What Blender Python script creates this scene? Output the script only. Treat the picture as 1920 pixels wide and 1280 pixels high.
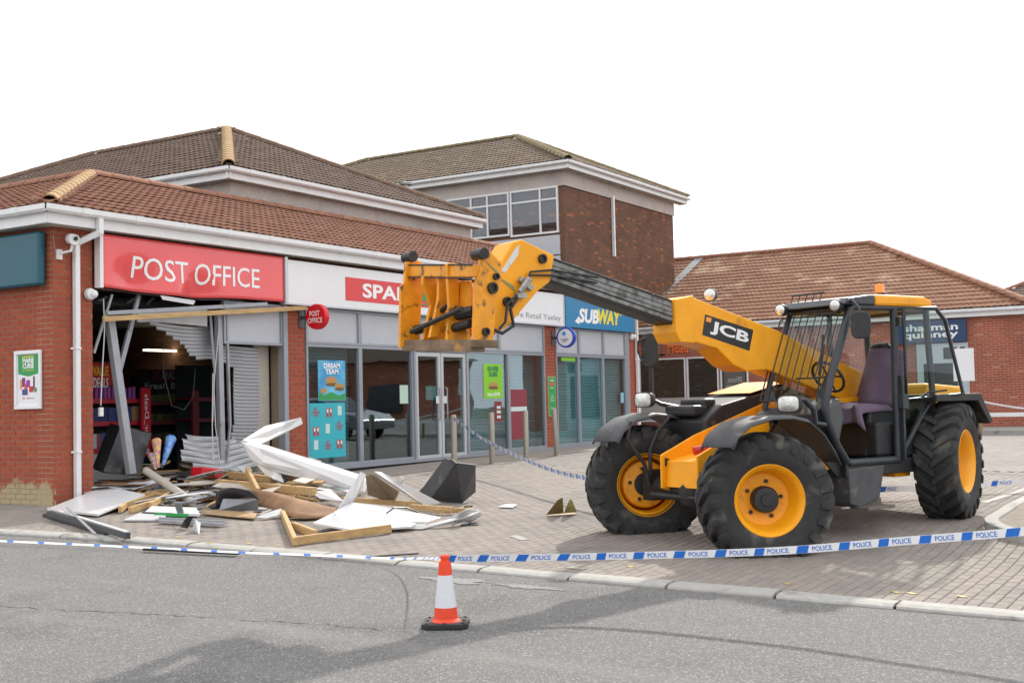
import bpy, bmesh, math, random
import numpy as np
from mathutils import Vector, Matrix
R=math.radians; rnd=random.Random(7)
sc=bpy.context.scene
for o in list(bpy.data.objects): bpy.data.objects.remove(o)
# ---------------------------------------------------------------- camera, sky, sun, exposure
CAM=Vector((0,0,1.143)); YAW,PITCH,ROLL,FPX=1.01763803,0.0493385374,-0.0232528011,2289.82
fw=Vector((math.sin(YAW)*math.cos(PITCH),math.cos(YAW)*math.cos(PITCH),math.sin(PITCH)))
rg=Vector((math.cos(YAW),-math.sin(YAW),0)); up=rg.cross(fw)
rr=rg*math.cos(ROLL)+up*math.sin(ROLL); uu=-rg*math.sin(ROLL)+up*math.cos(ROLL)
cd=bpy.data.cameras.new('camera'); cam=bpy.data.objects.new('camera',cd); sc.collection.objects.link(cam)
m=Matrix((rr,uu,-fw)).transposed().to_4x4(); m.translation=CAM; cam.matrix_world=m
cd.sensor_width=36; cd.lens=FPX/1920*36; cd.clip_start=.1; cd.clip_end=1500; sc.camera=cam
SUN_AZ,SUN_EL=R(10),R(35)
W=bpy.data.worlds.new('World'); sc.world=W; W.use_nodes=True; nt=W.node_tree; nt.nodes.clear()
sk=nt.nodes.new('ShaderNodeTexSky'); sk.sky_type='NISHITA'; sk.sun_disc=False; sk.sun_elevation=SUN_EL; sk.sun_rotation=R(80); sk.dust_density=8; sk.air_density=1.2
hs=nt.nodes.new('ShaderNodeHueSaturation'); hs.inputs['Saturation'].default_value=.25
b1=nt.nodes.new('ShaderNodeBackground'); b1.inputs[1].default_value=.07
b2=nt.nodes.new('ShaderNodeBackground'); b2.inputs[0].default_value=(.955,.965,.985,1); b2.inputs[1].default_value=1.15   # thin even high cloud
mx=nt.nodes.new('ShaderNodeMixShader'); mx.inputs[0].default_value=.9; wo=nt.nodes.new('ShaderNodeOutputWorld')
nt.links.new(sk.outputs[0],hs.inputs['Color']); nt.links.new(hs.outputs[0],b1.inputs[0]); nt.links.new(b1.outputs[0],mx.inputs[1]); nt.links.new(b2.outputs[0],mx.inputs[2]); nt.links.new(mx.outputs[0],wo.inputs[0])
sd=bpy.data.lights.new('sun','SUN'); sd.energy=2.6; sd.angle=R(1.2); sd.color=(1,.94,.85)
so=bpy.data.objects.new('sun',sd); sc.collection.objects.link(so)
sv=Vector((math.cos(SUN_EL)*math.cos(SUN_AZ),math.cos(SUN_EL)*math.sin(SUN_AZ),math.sin(SUN_EL))); so.rotation_euler=sv.to_track_quat('Z','Y').to_euler(); so.location=(20,0,30)
sc.view_settings.view_transform='Standard'; sc.view_settings.look='None'; sc.view_settings.exposure=.6; sc.view_settings.gamma=1
sc.render.engine='CYCLES'
# ---------------------------------------------------------------- helpers
def gz(x,y):
    z=-0.631+0.0158*x+0.0203*y
    def ss(t): t=max(0,min(1,t)); return t*t*(3-2*t)
    z+=.13*ss((x-11.2)/2.8)*ss((9-y)/4)
    return -math.log1p(math.exp(-z/.03))*.03 if z>-.3 else z
MATS={}
def mat(name,col,rough=.6,metal=0,var=.0,scale=8,bump=0,bscale=60,dirt=None,dscale=3,dth=.5,emit=0,spec=.5,rand=0,coat=0,col2=None,stretch=None,alpha=1,trans=0):
    """Principled material with noise variation, bump, dirt blotches and per-piece random tone."""
    if name in MATS: return MATS[name]
    m=bpy.data.materials.new(name); m.use_nodes=True; n=m.node_tree; L=n.links; b=n.nodes['Principled BSDF']
    b.inputs['Base Color'].default_value=(*col,1); b.inputs['Roughness'].default_value=rough; b.inputs['Metallic'].default_value=metal
    b.inputs['Specular IOR Level'].default_value=spec; b.inputs['Coat Weight'].default_value=coat
    if alpha<1: b.inputs['Alpha'].default_value=alpha
    if trans: b.inputs['Transmission Weight'].default_value=trans
    if emit: b.inputs['Emission Color'].default_value=(*col,1); b.inputs['Emission Strength'].default_value=emit
    cur=None
    def node(t): return n.nodes.new(t)
    co=node('ShaderNodeTexCoord'); src=node('ShaderNodeNewGeometry').outputs['Position'] if rand else co.outputs['Object']
    if stretch:
        mp=node('ShaderNodeMapping'); mp.inputs['Scale'].default_value=stretch; L.new(src,mp.inputs[0]); src=mp.outputs[0]
    def noise(s,d=4):
        t=node('ShaderNodeTexNoise'); t.inputs['Scale'].default_value=s; t.inputs['Detail'].default_value=d; L.new(src,t.inputs['Vector']); return t.outputs[0]
    def mixc(fac,a,bc):
        x=node('ShaderNodeMix'); x.data_type='RGBA'
        if isinstance(fac,float): x.inputs[0].default_value=fac
        else: L.new(fac,x.inputs[0])
        for k,v in ((6,a),(7,bc)):
            if isinstance(v,tuple): x.inputs[k].default_value=(*v[:3],1)
            else: L.new(v,x.inputs[k])
        return x.outputs[2]
    def ramp(f,a,bb):
        r=node('ShaderNodeMapRange'); r.inputs[1].default_value=a; r.inputs[2].default_value=bb; L.new(f,r.inputs[0]); return r.outputs[0]
    cur=tuple(col)
    if rand:
        oi=node('ShaderNodeObjectInfo'); ge=node('ShaderNodeNewGeometry'); ad=node('ShaderNodeMath'); ad.operation='ADD'
        L.new(oi.outputs['Random'],ad.inputs[0]); L.new(ge.outputs['Random Per Island'],ad.inputs[1]); fr=node('ShaderNodeMath'); fr.operation='FRACT'; L.new(ad.outputs[0],fr.inputs[0])
        c2=col2 if col2 else tuple(c*(1-rand) for c in col)
        cur=mixc(fr.outputs[0],cur,c2)
    if var:
        f=ramp(noise(scale),.35,.65); cur=mixc(f,cur,tuple(c*(1-var) for c in col) if not(col2 and not rand) else col2)
    if dirt:
        f=ramp(noise(dscale,6),dth,dth+.12); cur=mixc(f,cur,dirt)
    if not isinstance(cur,tuple): L.new(cur,b.inputs['Base Color'])
    if bump:
        bp=node('ShaderNodeBump'); bp.inputs['Strength'].default_value=bump; bp.inputs['Distance'].default_value=.01; L.new(noise(bscale,3),bp.inputs['Height']); L.new(bp.outputs[0],b.inputs['Normal'])
    MATS[name]=m; return m
COL=sc.collection
LOCAL=[False]      # True: children are written in their parent's own coordinates, False: in world coordinates
def wm(o):
    M=Matrix.LocRotScale(o.location,o.rotation_euler,o.scale) if o.rotation_mode!='QUATERNION' else o.matrix_basis
    return wm(o.parent)@o.matrix_parent_inverse@M if o.parent else M
def link(o,parent=None,kind=None,label=None,cat=None,group=None):
    COL.objects.link(o)
    if parent is not None:
        o.parent=parent
        if not LOCAL[0]: o.matrix_parent_inverse=wm(parent).inverted()
    if kind: o['kind']=kind
    if label: o['label']=label
    if cat: o['category']=cat
    if group: o['group']=group
    return o
def thing(name,label,cat,loc=(0,0,0),rotz=0,group=None):
    o=bpy.data.objects.new(name,None); o.empty_display_size=.2; o.location=loc; o.rotation_euler=(0,0,rotz); return link(o,None,None,label,cat,group)
class MB:
    """mesh builder: collects shapes, build() links them as ONE object"""
    def __init__(s): s.v=[]; s.f=[]; s.m=[]; s.mats=[]; s.cur=0
    def use(s,mt):
        if mt not in s.mats: s.mats.append(mt)
        s.cur=s.mats.index(mt); return s
    def add(s,vs,fs,M=None):
        k=len(s.v)
        for p in vs:
            p=Vector(p); s.v.append(tuple(M@p) if M is not None else tuple(p))
        for f in fs: s.f.append([i+k for i in f]); s.m.append(s.cur)
        return s
    def box(s,c,d,M=None,rz=0,taper=1):
        x,y,z=[q/2 for q in d]; t=taper
        vs=[(-x,-y,-z),(x,-y,-z),(x,y,-z),(-x,y,-z),(-x*t,-y*t,z),(x*t,-y*t,z),(x*t,y*t,z),(-x*t,y*t,z)]
        T=Matrix.Translation(c)
        if rz: T=T@Matrix.Rotation(rz,4,'Z')
        if M is not None: T=T@M.to_4x4()
        return s.add(vs,[(0,3,2,1),(4,5,6,7),(0,1,5,4),(1,2,6,5),(2,3,7,6),(3,0,4,7)],T)
    def bar(s,a,b,w,h,upv=(0,0,1),ext=0):
        a,b=Vector(a),Vector(b); d=(b-a); L=d.length; d.normalize(); u=Vector(upv)
        if abs(d.dot(u))>.98: u=Vector((1,0,0))
        sd=d.cross(u).normalized(); u=sd.cross(d)
        M=Matrix((d,sd,u)).transposed().to_4x4(); M.translation=(a+b)/2
        return s.box((0,0,0),(L+ext,w,h),None) if False else s.add(*boxvf(L+ext,w,h),M)
    def tube(s,path,r,n=8,cap=True,closed=False):
        P=[Vector(p) for p in path]; k=len(P); rings=[]; prev=None
        for i,p in enumerate(P):
            if closed: d=(P[(i+1)%k]-P[i-1])
            else: d=(P[min(i+1,k-1)]-P[max(i-1,0)])
            d.normalize(); u=prev if prev is not None else (Vector((0,0,1)) if abs(d.z)<.9 else Vector((1,0,0)))
            a=d.cross(u); a=a.normalized() if a.length>1e-4 else d.orthogonal().normalized(); u=a.cross(d).normalized(); prev=u
            ri=r[i] if isinstance(r,(list,tuple)) else r
            rings.append([p+(a*math.cos(2*math.pi*q/n)+u*math.sin(2*math.pi*q/n))*ri for q in range(n)])
        vs=[p for g in rings for p in g]; fs=[]
        for i in range(k if closed else k-1):
            for q in range(n): fs.append((i*n+q,i*n+(q+1)%n,((i+1)%k)*n+(q+1)%n,((i+1)%k)*n+q))
        if cap and not closed: fs.append(tuple(range(n-1,-1,-1))); fs.append(tuple((k-1)*n+q for q in range(n)))
        return s.add(vs,fs)
    def lathe(s,prof,n=24,M=None,close=False,cap=True):
        """profile [(r,z)], axis Z"""
        vs=[];k=len(prof)
        for r,z in prof:
            for q in range(n): a=2*math.pi*q/n; vs.append((r*math.cos(a),r*math.sin(a),z))
        fs=[(i*n+q,i*n+(q+1)%n,((i+1)%k)*n+(q+1)%n,((i+1)%k)*n+q) for i in range(k if close else k-1) for q in range(n)]
        if not close and cap:
            if prof[0][0]>1e-4: fs.append(tuple(range(n-1,-1,-1)))
            if prof[-1][0]>1e-4: fs.append(tuple((k-1)*n+q for q in range(n)))
        return s.add(vs,fs,M)
    def prism(s,poly,t0,t1,fr):
        """extrude 2D polygon; fr(a,b,t)->3D"""
        n=len(poly); vs=[fr(a,b,t0) for a,b in poly]+[fr(a,b,t1) for a,b in poly]
        fs=[tuple(range(n-1,-1,-1)),tuple(range(n,2*n))]+[(i,(i+1)%n,n+(i+1)%n,n+i) for i in range(n)]
        return s.add(vs,fs)
    def sheet(s,pts,t):
        """thick sheet from a planar-ish loop of 3D points"""
        P=[Vector(p) for p in pts]; nrm=Vector((0,0,0))
        for i in range(len(P)): nrm+=P[i].cross(P[(i+1)%len(P)])
        nrm.normalize(); n=len(P); vs=P+[p-nrm*t for p in P]
        return s.add(vs,[tuple(range(n)),tuple(range(2*n-1,n-1,-1))]+[(i,n+i,n+(i+1)%n,(i+1)%n) for i in range(n)])
    def grid(s,fn,nu,nv,thick=0):
        vs=[fn(i/nu,j/nv) for j in range(nv+1) for i in range(nu+1)]; w=nu+1
        return s.add(vs,[(j*w+i,j*w+i+1,(j+1)*w+i+1,(j+1)*w+i) for j in range(nv) for i in range(nu)])
    def build(s,name,mt=None,parent=None,smooth=False,bevel=0,label=None,cat=None,group=None,kind=None,M=None,solid=0):
        me=bpy.data.meshes.new(name); me.from_pydata(s.v,[],s.f)
        for q in (s.mats or [mt]): me.materials.append(q)
        if s.mats: me.polygons.foreach_set('material_index',s.m)
        bm=bmesh.new(); bm.from_mesh(me)
        if smooth!='keep': bmesh.ops.recalc_face_normals(bm,faces=bm.faces)
        bm.to_mesh(me); bm.free()
        if smooth:
            me.polygons.foreach_set('use_smooth',[True]*len(me.polygons))
            try: me.set_sharp_from_angle(angle=R(38))
            except Exception: pass
        o=bpy.data.objects.new(name,me)
        if M is not None: o.matrix_local=M
        if solid:
            q=o.modifiers.new('solid','SOLIDIFY'); q.thickness=solid; q.offset=0
        if bevel:
            q=o.modifiers.new('bevel','BEVEL'); q.width=bevel; q.segments=2; q.limit_method='ANGLE'; q.angle_limit=R(40)
        me.update(); return link(o,parent,kind,label,cat,group)
def boxvf(L,w,h):
    x,y,z=L/2,w/2,h/2
    return [(-x,-y,-z),(x,-y,-z),(x,y,-z),(-x,y,-z),(-x,-y,z),(x,-y,z),(x,y,z),(-x,y,z)],[(0,3,2,1),(4,5,6,7),(0,1,5,4),(1,2,6,5),(2,3,7,6),(3,0,4,7)]
def project(p):
    d=Vector(p)-CAM; z=d.dot(fw)
    return (960+FPX*d.dot(rr)/z,640-FPX*d.dot(uu)/z,z) if z>.2 else (-9e9,0,z)
LIMIT=300
def pieces(parent,name,base,trs,mt,limit=LIMIT):
    """base=(verts,faces); trs=list of 4x4 matrices. The pieces that show largest become objects sharing one mesh, the rest one joined mesh."""
    bv,bf=base; key=[]
    for i,T in enumerate(trs):
        p=T.translation; q=project(p); vis=-60<q[0]<1980 and -60<q[1]<1340
        key.append((0 if vis else 1,(p-CAM).length,i))
    key.sort(); me=bpy.data.meshes.new(name); me.from_pydata(bv,[],bf); me.materials.append(mt); me.update()
    for _,_,i in key[:limit]:
        o=bpy.data.objects.new(name,me); o.matrix_local=trs[i]; link(o,parent)
    rest=[i for _,_,i in key[limit:]]
    if rest:
        B=np.array([(*v,1) for v in bv]); allv=np.concatenate([B@np.array(trs[i]).T for i in rest])[:,:3]
        nb=len(bv); fs=[[q+k*nb for q in f] for k in range(len(rest)) for f in bf]
        m2=bpy.data.meshes.new(name+'_field'); m2.from_pydata(allv.tolist(),[],fs); m2.materials.append(mt); m2.update()
        o=bpy.data.objects.new(name+'_field',m2); link(o,parent,'stuff')
def frame_at(o,x,y,z):
    M=Matrix((Vector(x),Vector(y),Vector(z))).transposed().to_4x4(); M.translation=Vector(o); return M
FONT=None
_tc={}
def textvf(body,bold=0.0,shear=0):
    """flat triangulated text outline scaled to unit height: returns verts2d, faces, width/height box"""
    k=(body,bold,shear)
    if k in _tc: return _tc[k]
    cu=bpy.data.curves.new('lettering','FONT'); cu.body=body; cu.offset=bold; cu.shear=shear; cu.resolution_u=3; cu.space_line=.85; cu.align_x='CENTER'
    ob=bpy.data.objects.new('lettering',cu); COL.objects.link(ob); dg=bpy.context.evaluated_depsgraph_get(); ev=ob.evaluated_get(dg); me=ev.to_mesh()
    vs=[(v.co.x,v.co.y) for v in me.vertices]; fs=[tuple(p.vertices) for p in me.polygons]; ev.to_mesh_clear(); bpy.data.objects.remove(ob); bpy.data.curves.remove(cu)
    x0=min(v[0] for v in vs);x1=max(v[0] for v in vs);y0=min(v[1] for v in vs);y1=max(v[1] for v in vs)
    vs=[((x-x0)/(x1-x0),(y-y0)/(y1-y0)) for x,y in vs]; _tc[k]=(vs,fs,(x1-x0)/(y1-y0)); return _tc[k]
def text_on(mb,body,fn,bold=0.0,shear=0,sub=None):
    """add text mapped by fn(a,b) (a,b in 0..1 over the text's own box)"""
    vs,fs,_=textvf(body,bold,shear); mb.add([fn(a,b) for a,b in vs],fs); return mb
def facade_text(name,body,x0,x1,z0,z1,y,mt,parent,bold=0.0,shear=0,label=None):
    mb=MB(); text_on(mb,body,lambda a,b:(x0+(x1-x0)*a,y,z0+(z1-z0)*b),bold,shear); return mb.build(name,mt,parent,smooth='keep',label=label)

# ---------------------------------------------------------------- ground, road, kerbs, paving
M_asph=mat('asphalt',(.165,.160,.156),.9,var=.30,scale=140,bump=.55,bscale=260,dirt=(.11,.108,.106),dscale=1.1,dth=.56)
def asphalt_speckle(m):
    n=m.node_tree; L=n.links; b=n.nodes['Principled BSDF']; old=b.inputs['Base Color'].links[0].from_socket
    co=n.nodes.new('ShaderNodeTexCoord'); v=n.nodes.new('ShaderNodeTexVoronoi'); v.inputs['Scale'].default_value=95; L.new(co.outputs['Object'],v.inputs['Vector'])
    sp=n.nodes.new('ShaderNodeSeparateColor'); L.new(v.outputs['Color'],sp.inputs[0])
    r=n.nodes.new('ShaderNodeMapRange'); r.inputs[1].default_value=.72; r.inputs[2].default_value=1; r.inputs[3].default_value=0; r.inputs[4].default_value=.75; L.new(sp.outputs[0],r.inputs[0])
    r2=n.nodes.new('ShaderNodeMapRange'); r2.inputs[1].default_value=.0; r2.inputs[2].default_value=.22; r2.inputs[3].default_value=.6; r2.inputs[4].default_value=0; L.new(sp.outputs[1],r2.inputs[0])
    x=n.nodes.new('ShaderNodeMix'); x.data_type='RGBA'; L.new(r.outputs[0],x.inputs[0]); L.new(old,x.inputs[6]); x.inputs[7].default_value=(.36,.352,.345,1)
    y=n.nodes.new('ShaderNodeMix'); y.data_type='RGBA'; L.new(r2.outputs[0],y.inputs[0]); L.new(x.outputs[2],y.inputs[6]); y.inputs[7].default_value=(.055,.055,.056,1)
    # long faint wheel tracks / cracks along the road
    mp=n.nodes.new('ShaderNodeMapping'); mp.inputs['Scale'].default_value=(2.2,.16,1); mp.inputs['Rotation'].default_value=(0,0,.12); L.new(co.outputs['Object'],mp.inputs[0])
    ns=n.nodes.new('ShaderNodeTexNoise'); ns.inputs['Scale'].default_value=1.0; ns.inputs['Detail'].default_value=5; L.new(mp.outputs[0],ns.inputs['Vector'])
    r3=n.nodes.new('ShaderNodeMapRange'); r3.inputs[1].default_value=.56; r3.inputs[2].default_value=.7; r3.inputs[3].default_value=0; r3.inputs[4].default_value=.35; L.new(ns.outputs[0],r3.inputs[0])
    z=n.nodes.new('ShaderNodeMix'); z.data_type='RGBA'; L.new(r3.outputs[0],z.inputs[0]); L.new(y.outputs[2],z.inputs[6]); z.inputs[7].default_value=(.235,.225,.215,1); L.new(z.outputs[2],b.inputs['Base Color'])
    # the one dark tar seam seen running along the road
    sx=n.nodes.new('ShaderNodeSeparateXYZ'); L.new(co.outputs['Object'],sx.inputs[0])
asphalt_speckle(M_asph)
M_conc=mat('kerb_concrete',(.40,.39,.365),.85,var=.18,scale=14,bump=.25,bscale=150,dirt=(.22,.215,.195),dscale=4,dth=.58,rand=.1)
M_sand=mat('joint_sand',(.17,.135,.10),.95,var=.3,scale=30)
M_pave=mat('paving_block',(.30,.26,.23),.9,var=.22,scale=26,bump=.35,bscale=180,rand=.34,col2=(.215,.188,.168),dirt=(.185,.17,.158),dscale=.9,dth=.55)
M_slab=mat('pavement_concrete',(.27,.255,.23),.9,var=.15,scale=6,bump=.2,bscale=120,dirt=(.21,.2,.18),dscale=2,dth=.55)
def brick_floor_mat():
    m=bpy.data.materials.new('far_paving'); m.use_nodes=True; n=m.node_tree; L=n.links; b=n.nodes['Principled BSDF']; b.inputs['Roughness'].default_value=.9
    co=n.nodes.new('ShaderNodeTexCoord'); mp=n.nodes.new('ShaderNodeMapping'); L.new(co.outputs['Object'],mp.inputs[0])
    t=n.nodes.new('ShaderNodeTexBrick'); L.new(mp.outputs[0],t.inputs[0]); t.inputs['Scale'].default_value=1; t.inputs['Brick Width'].default_value=.2; t.inputs['Row Height'].default_value=.1; t.inputs['Mortar Size'].default_value=.004
    t.inputs['Color1'].default_value=(.285,.255,.235,1); t.inputs['Color2'].default_value=(.22,.2,.186,1); t.inputs['Mortar'].default_value=(.11,.10,.09,1)
    ns=n.nodes.new('ShaderNodeTexNoise'); ns.inputs['Scale'].default_value=.7; L.new(co.outputs['Object'],ns.inputs['Vector']); x=n.nodes.new('ShaderNodeMix'); x.data_type='RGBA'; x.blend_type='MULTIPLY'; x.inputs[0].default_value=.35
    L.new(t.outputs[0],x.inputs[6]); L.new(ns.outputs[0],x.inputs[7]); L.new(x.outputs[2],b.inputs['Base Color']); return m
M_farpave=brick_floor_mat()
def zsheet(name,mt,x0,x1,y0,y1,nx,ny,dz=0,edge=None):
    mb=MB(); mb.grid(lambda a,b:((x0+(x1-x0)*a,y0+(y1-y0)*b,gz(x0+(x1-x0)*a,y0+(y1-y0)*b)+dz)),nx,ny); return mb.build(name,mt,smooth='keep',kind='structure')
mb=MB(); mb.grid(lambda a,b:(-600+1200*a,-600+1200*b,-2.2),4,4); mb.build('ground',mat('verge',(.12,.12,.06),.95,var=.3,scale=2),smooth='keep',kind='structure')
def kx(y):
    t=max(0,min(1,(y-9.6)/5)); return 9.27-.42*t*t*(3-2*t)
# road sheet, its edge follows the kerb
ys=[-90+2.0*i for i in range(91)]
mb=MB(); mb.grid(lambda a,b:((-120+(kx(-90+180*b)+.02+120)*a),-90+180*b,gz(-120+(kx(-90+180*b)+.02+120)*a,-90+180*b)-.03),24,180); road=mb.build('road',M_asph,smooth='keep',kind='structure')
# bedding under the paving blocks, and the paving farther off
mb=MB(); mb.grid(lambda a,b:(kx(-30+60*b)+.05+(20.2-kx(-30+60*b))*a,-30+60*b,gz(kx(-30+60*b)+.05+(20.2-kx(-30+60*b))*a,-30+60*b)-.012),22,90); fore=mb.build('forecourt',M_sand,smooth='keep',kind='structure')
mb=MB(); mb.grid(lambda a,b:(20.2+50*a,-40+54.4*b,gz(20.2+50*a,-40+54.4*b)),25,40); mb.build('far_forecourt',M_farpave,smooth='keep',kind='structure')
# paving blocks 200 x 100, long side square to the kerb
bx,by=.1945/2,.0945/2; c=.006
pb=([(-bx,-by,-.02),(bx,-by,-.02),(bx,by,-.02),(-bx,by,-.02),(-bx,-by,-c),(bx,-by,-c),(bx,by,-c),(-bx,by,-c),(-bx+c,-by+c,0),(bx-c,-by+c,0),(bx-c,by-c,0),(-bx+c,by-c,0)],
    [(0,1,5,4),(1,2,6,5),(2,3,7,6),(3,0,4,7),(4,5,9,8),(5,6,10,9),(6,7,11,10),(7,4,8,11),(8,9,10,11)])
trs=[]; prng=random.Random(3)
def paved(x,y):
    if y>14.32 and x>10.95: return False
    if y>14.45 and x>10.4-(y-14.4)*.2 : return False   # smooth strip along the side wall
    return True
for k in range(-40,184):
    y=k*.1+.05
    for i in range(-1,54):
        x=9.27+.23+.1 if i<0 else 9.27+.23+.2+i*.2+(.1 if k%2 else .2)-.1
        xx=x-(9.27-kx(y))
        if xx>20.15: continue
        q=project((xx,y,gz(xx,y)))
        if not(-90<q[0]<2010 and 560<q[1]<1400) or not paved(xx,y): continue
        zz=gz(xx,y)+prng.uniform(-.0015,.0015); sx=(gz(xx+.2,y)-gz(xx-.2,y))/.4; sy=(gz(xx,y+.2)-gz(xx,y-.2))/.4
        T=Matrix.Translation((xx,y,zz))@Matrix.Rotation(sy+prng.uniform(-.006,.006),4,'X')@Matrix.Rotation(-sx+prng.uniform(-.008,.008),4,'Y')@Matrix.Rotation(prng.uniform(-.01,.01),4,'Z'); trs.append(T)
pieces(fore,'paving_block',pb,trs,M_pave)
# kerb of bullnosed stones along the road
kerb=MB().box((9.345,5,-.62),(.14,1,.02)).build('kerb',M_conc,kind='structure')
def kerbstone(L,w=.21,h=.2,r=.02):
    pr=[(-w/2,-h),(w/2,-h),(w/2,0),(-w/2+.07,-.002),(-w/2+.012,-.016),(-w/2,-.03)]; n=len(pr)
    vs=[(a,-L/2,b) for a,b in pr]+[(a,L/2,b) for a,b in pr]; return vs,[tuple(range(n)),tuple(range(2*n-1,n-1,-1))]+[(i,n+i,n+(i+1)%n,(i+1)%n) for i in range(n)]
trs=[]; y=-30
while y<24:
    L=.915; ym=y+L/2; x=kx(ym)+.105; dx=(kx(ym+.3)-kx(ym-.3))/.6; sy=(gz(x,ym+.3)-gz(x,ym-.3))/.6
    jit=prng.uniform(-.006,.006)
    T=Matrix.Translation((x+prng.uniform(-.006,.006),ym,gz(x,ym)+.008+jit))@Matrix.Rotation(sy+prng.uniform(-.006,.006),4,'X')@Matrix.Rotation(-math.atan(dx)+prng.uniform(-.006,.006),4,'Z'); trs.append(T); y+=L+.012
pieces(kerb,'kerb_stone',kerbstone(.9),trs,M_conc)
# concrete strip along the side wall of the corner shop
mb=MB(); mb.grid(lambda a,b:(9.6+1.6*a,14.3+9*b,gz(10.4,14.3+9*b)+.006-.02*(1-a)),8,12); mb.build('side_pavement',M_slab,smooth='keep',kind='structure')
# threshold strip of slabs in front of the shop windows
mb=MB(); mb.grid(lambda a,b:(16.0+14.2*a,13.05+1.35*b,gz(16+14.2*a,13.05+1.35*b)+.007),24,4); mb.build('shopfront_pavement',mat('buff_paving',(.29,.25,.215),.9,var=.14,scale=9,bump=.2,bscale=140),smooth='keep',kind='structure')
# kerbed traffic island at the right
isl=MB()
def islx(a): return a
pts=[]
for k in range(13):
    a=R(90+(k/12)*90); pts.append((13.38+.80*math.cos(a),1.68+.80*math.sin(a)))
pts=[(18,2.40),(14.6,2.47)]+pts+[(12.58,-3)]
isl=MB().use(mat('island_top',(.25,.22,.175),.95,var=.25,scale=10,bump=.3)); n=len(pts)
isl.add([(x,y,gz(x,y)+.095) for x,y in pts]+[(18,-3,gz(18,-3)+.095)],[tuple(range(n+1))])
isl.build('island',smooth='keep',kind='structure')
ik=MB()
for i in range(n-1):
    (xa,ya),(xb,yb)=pts[i],pts[i+1]; ik.bar((xa,ya,gz(xa,ya)+.03),(xb,yb,gz(xb,yb)+.03),.14,.15,ext=.02)
ik.build('island_kerb',M_conc,kind='structure',bevel=.012)
# far kerb and pavement before the right-hand shops
mb=MB(); mb.grid(lambda a,b:(34.2+4.2*a,-20+38*b,gz(36,5)+.09),2,6); mb.build('far_pavement',M_slab,smooth='keep',kind='structure')
mb=MB(); mb.box((34.15,-1,.0),(.16,38,.2)); mb.build('far_kerb',M_conc,kind='structure')
# worn paint on the paving: bay lines and survey dabs
M_wline=mat('worn_white_paint',(.40,.39,.37),.8,var=.35,scale=22,dirt=(.27,.245,.225),dscale=9,dth=.47)
M_ydab=mat('yellow_paint',(.55,.38,.07),.7,var=.3,scale=40,dirt=(.28,.24,.2),dscale=25,dth=.5)
def gline(name,p,q,w,mt):
    p,q=Vector(p),Vector(q); d=(q-p); L=d.length; d.normalize(); s=Vector((-d.y,d.x,0))*w/2; mb=MB(); n=max(2,int(L/.3))
    def P(a,b): 
        c=p+d*L*a+s*(2*b-1); return (c.x,c.y,gz(c.x,c.y)+.0045)
    mb.grid(P,n,1); return mb.build(name,mt,smooth='keep',kind='structure')
gline('bay_line',(20.058,13.249,-0.051),(23.798,12.670,-0.020),.08,M_wline)
gline('bay_line',(16.283,13.548,-0.100),(18.459,13.319,-0.072),.07,M_wline)
gline('bay_line',(15.496,2.964,-0.196),(18.412,2.700,-0.155),.1,M_wline)
gline('paint_patch',(11.340,7.046,-0.308),(11.112,6.753,-0.318),.10,M_wline)
gline('paint_patch',(9.741,5.479,-0.366),(9.705,5.284,-0.370),.09,M_wline)
for a in ((9.526,10.430,-0.269),(9.619,10.337,-0.269),(9.427,9.673,-0.286),(9.586,9.255,-0.292),(9.631,8.890,-0.298),(10.022,4.984,-0.371),(9.808,3.445,-0.406),(9.821,2.566,-0.424),(9.830,2.449,-0.426),(9.870,2.073,-0.433),(9.493,6.747,-0.344)):
    p=Vector(a); gline('paint_dab',p-Vector((.03,.03,0)),p+Vector((.03,.03,0)),.05,M_ydab)
# spilt pale dust on the road by the cone
M_dust=mat('pale_dust',(.27,.268,.263),.95,var=.3,scale=30,bump=.2)
def blot(name,p,rx,ry,mt,seed):
    r=random.Random(seed); mb=MB(); n=26; c=Vector(p); vs=[(c.x,c.y,gz(c.x,c.y)-.024)]
    for k in range(n):
        a=2*math.pi*k/n; q=r.uniform(.45,1.1); x=c.x+rx*q*math.cos(a); y=c.y+ry*q*math.sin(a); vs.append((x,y,gz(x,y)-.026))
    mb.add(vs,[(0,1+k,1+(k+1)%n) for k in range(n)]); return mb.build(name,mt,smooth='keep',kind='stuff')
blot('dust',(8.838,6.114,-0.367),.16,.36,M_dust,4); blot('dust',(8.847,5.387,-0.382),.10,.42,M_dust,9)

# weathered crack across the tarmac
mb=MB(); cp=[Vector(q) for q in ((6.154,8.830,-0.385),(6.331,8.017,-0.398),(6.479,7.462,-0.407),(6.589,7.118,-0.412),(6.708,6.465,-0.424),(6.816,6.094,-0.430),(6.875,5.742,-0.436),(6.907,5.334,-0.444))]; r=random.Random(2); pv=[]
for a,b in zip(cp[:-1],cp[1:]):
    for k in range(14):
        p=a+(b-a)*k/14; w=r.uniform(.0,.010); o=r.uniform(-.03,.03); pv+=[(p.x+o-w,p.y,gz(p.x,p.y)-.0265),(p.x+o+w,p.y,gz(p.x,p.y)-.0265)]
mb.add(pv,[(2*k,2*k+1,2*k+3,2*k+2) for k in range(len(pv)//2-1)]); mb.build('road_crack',mat('tar_crack',(.10,.098,.096),.95,var=.4,scale=30),smooth='keep',kind='structure')

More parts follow.
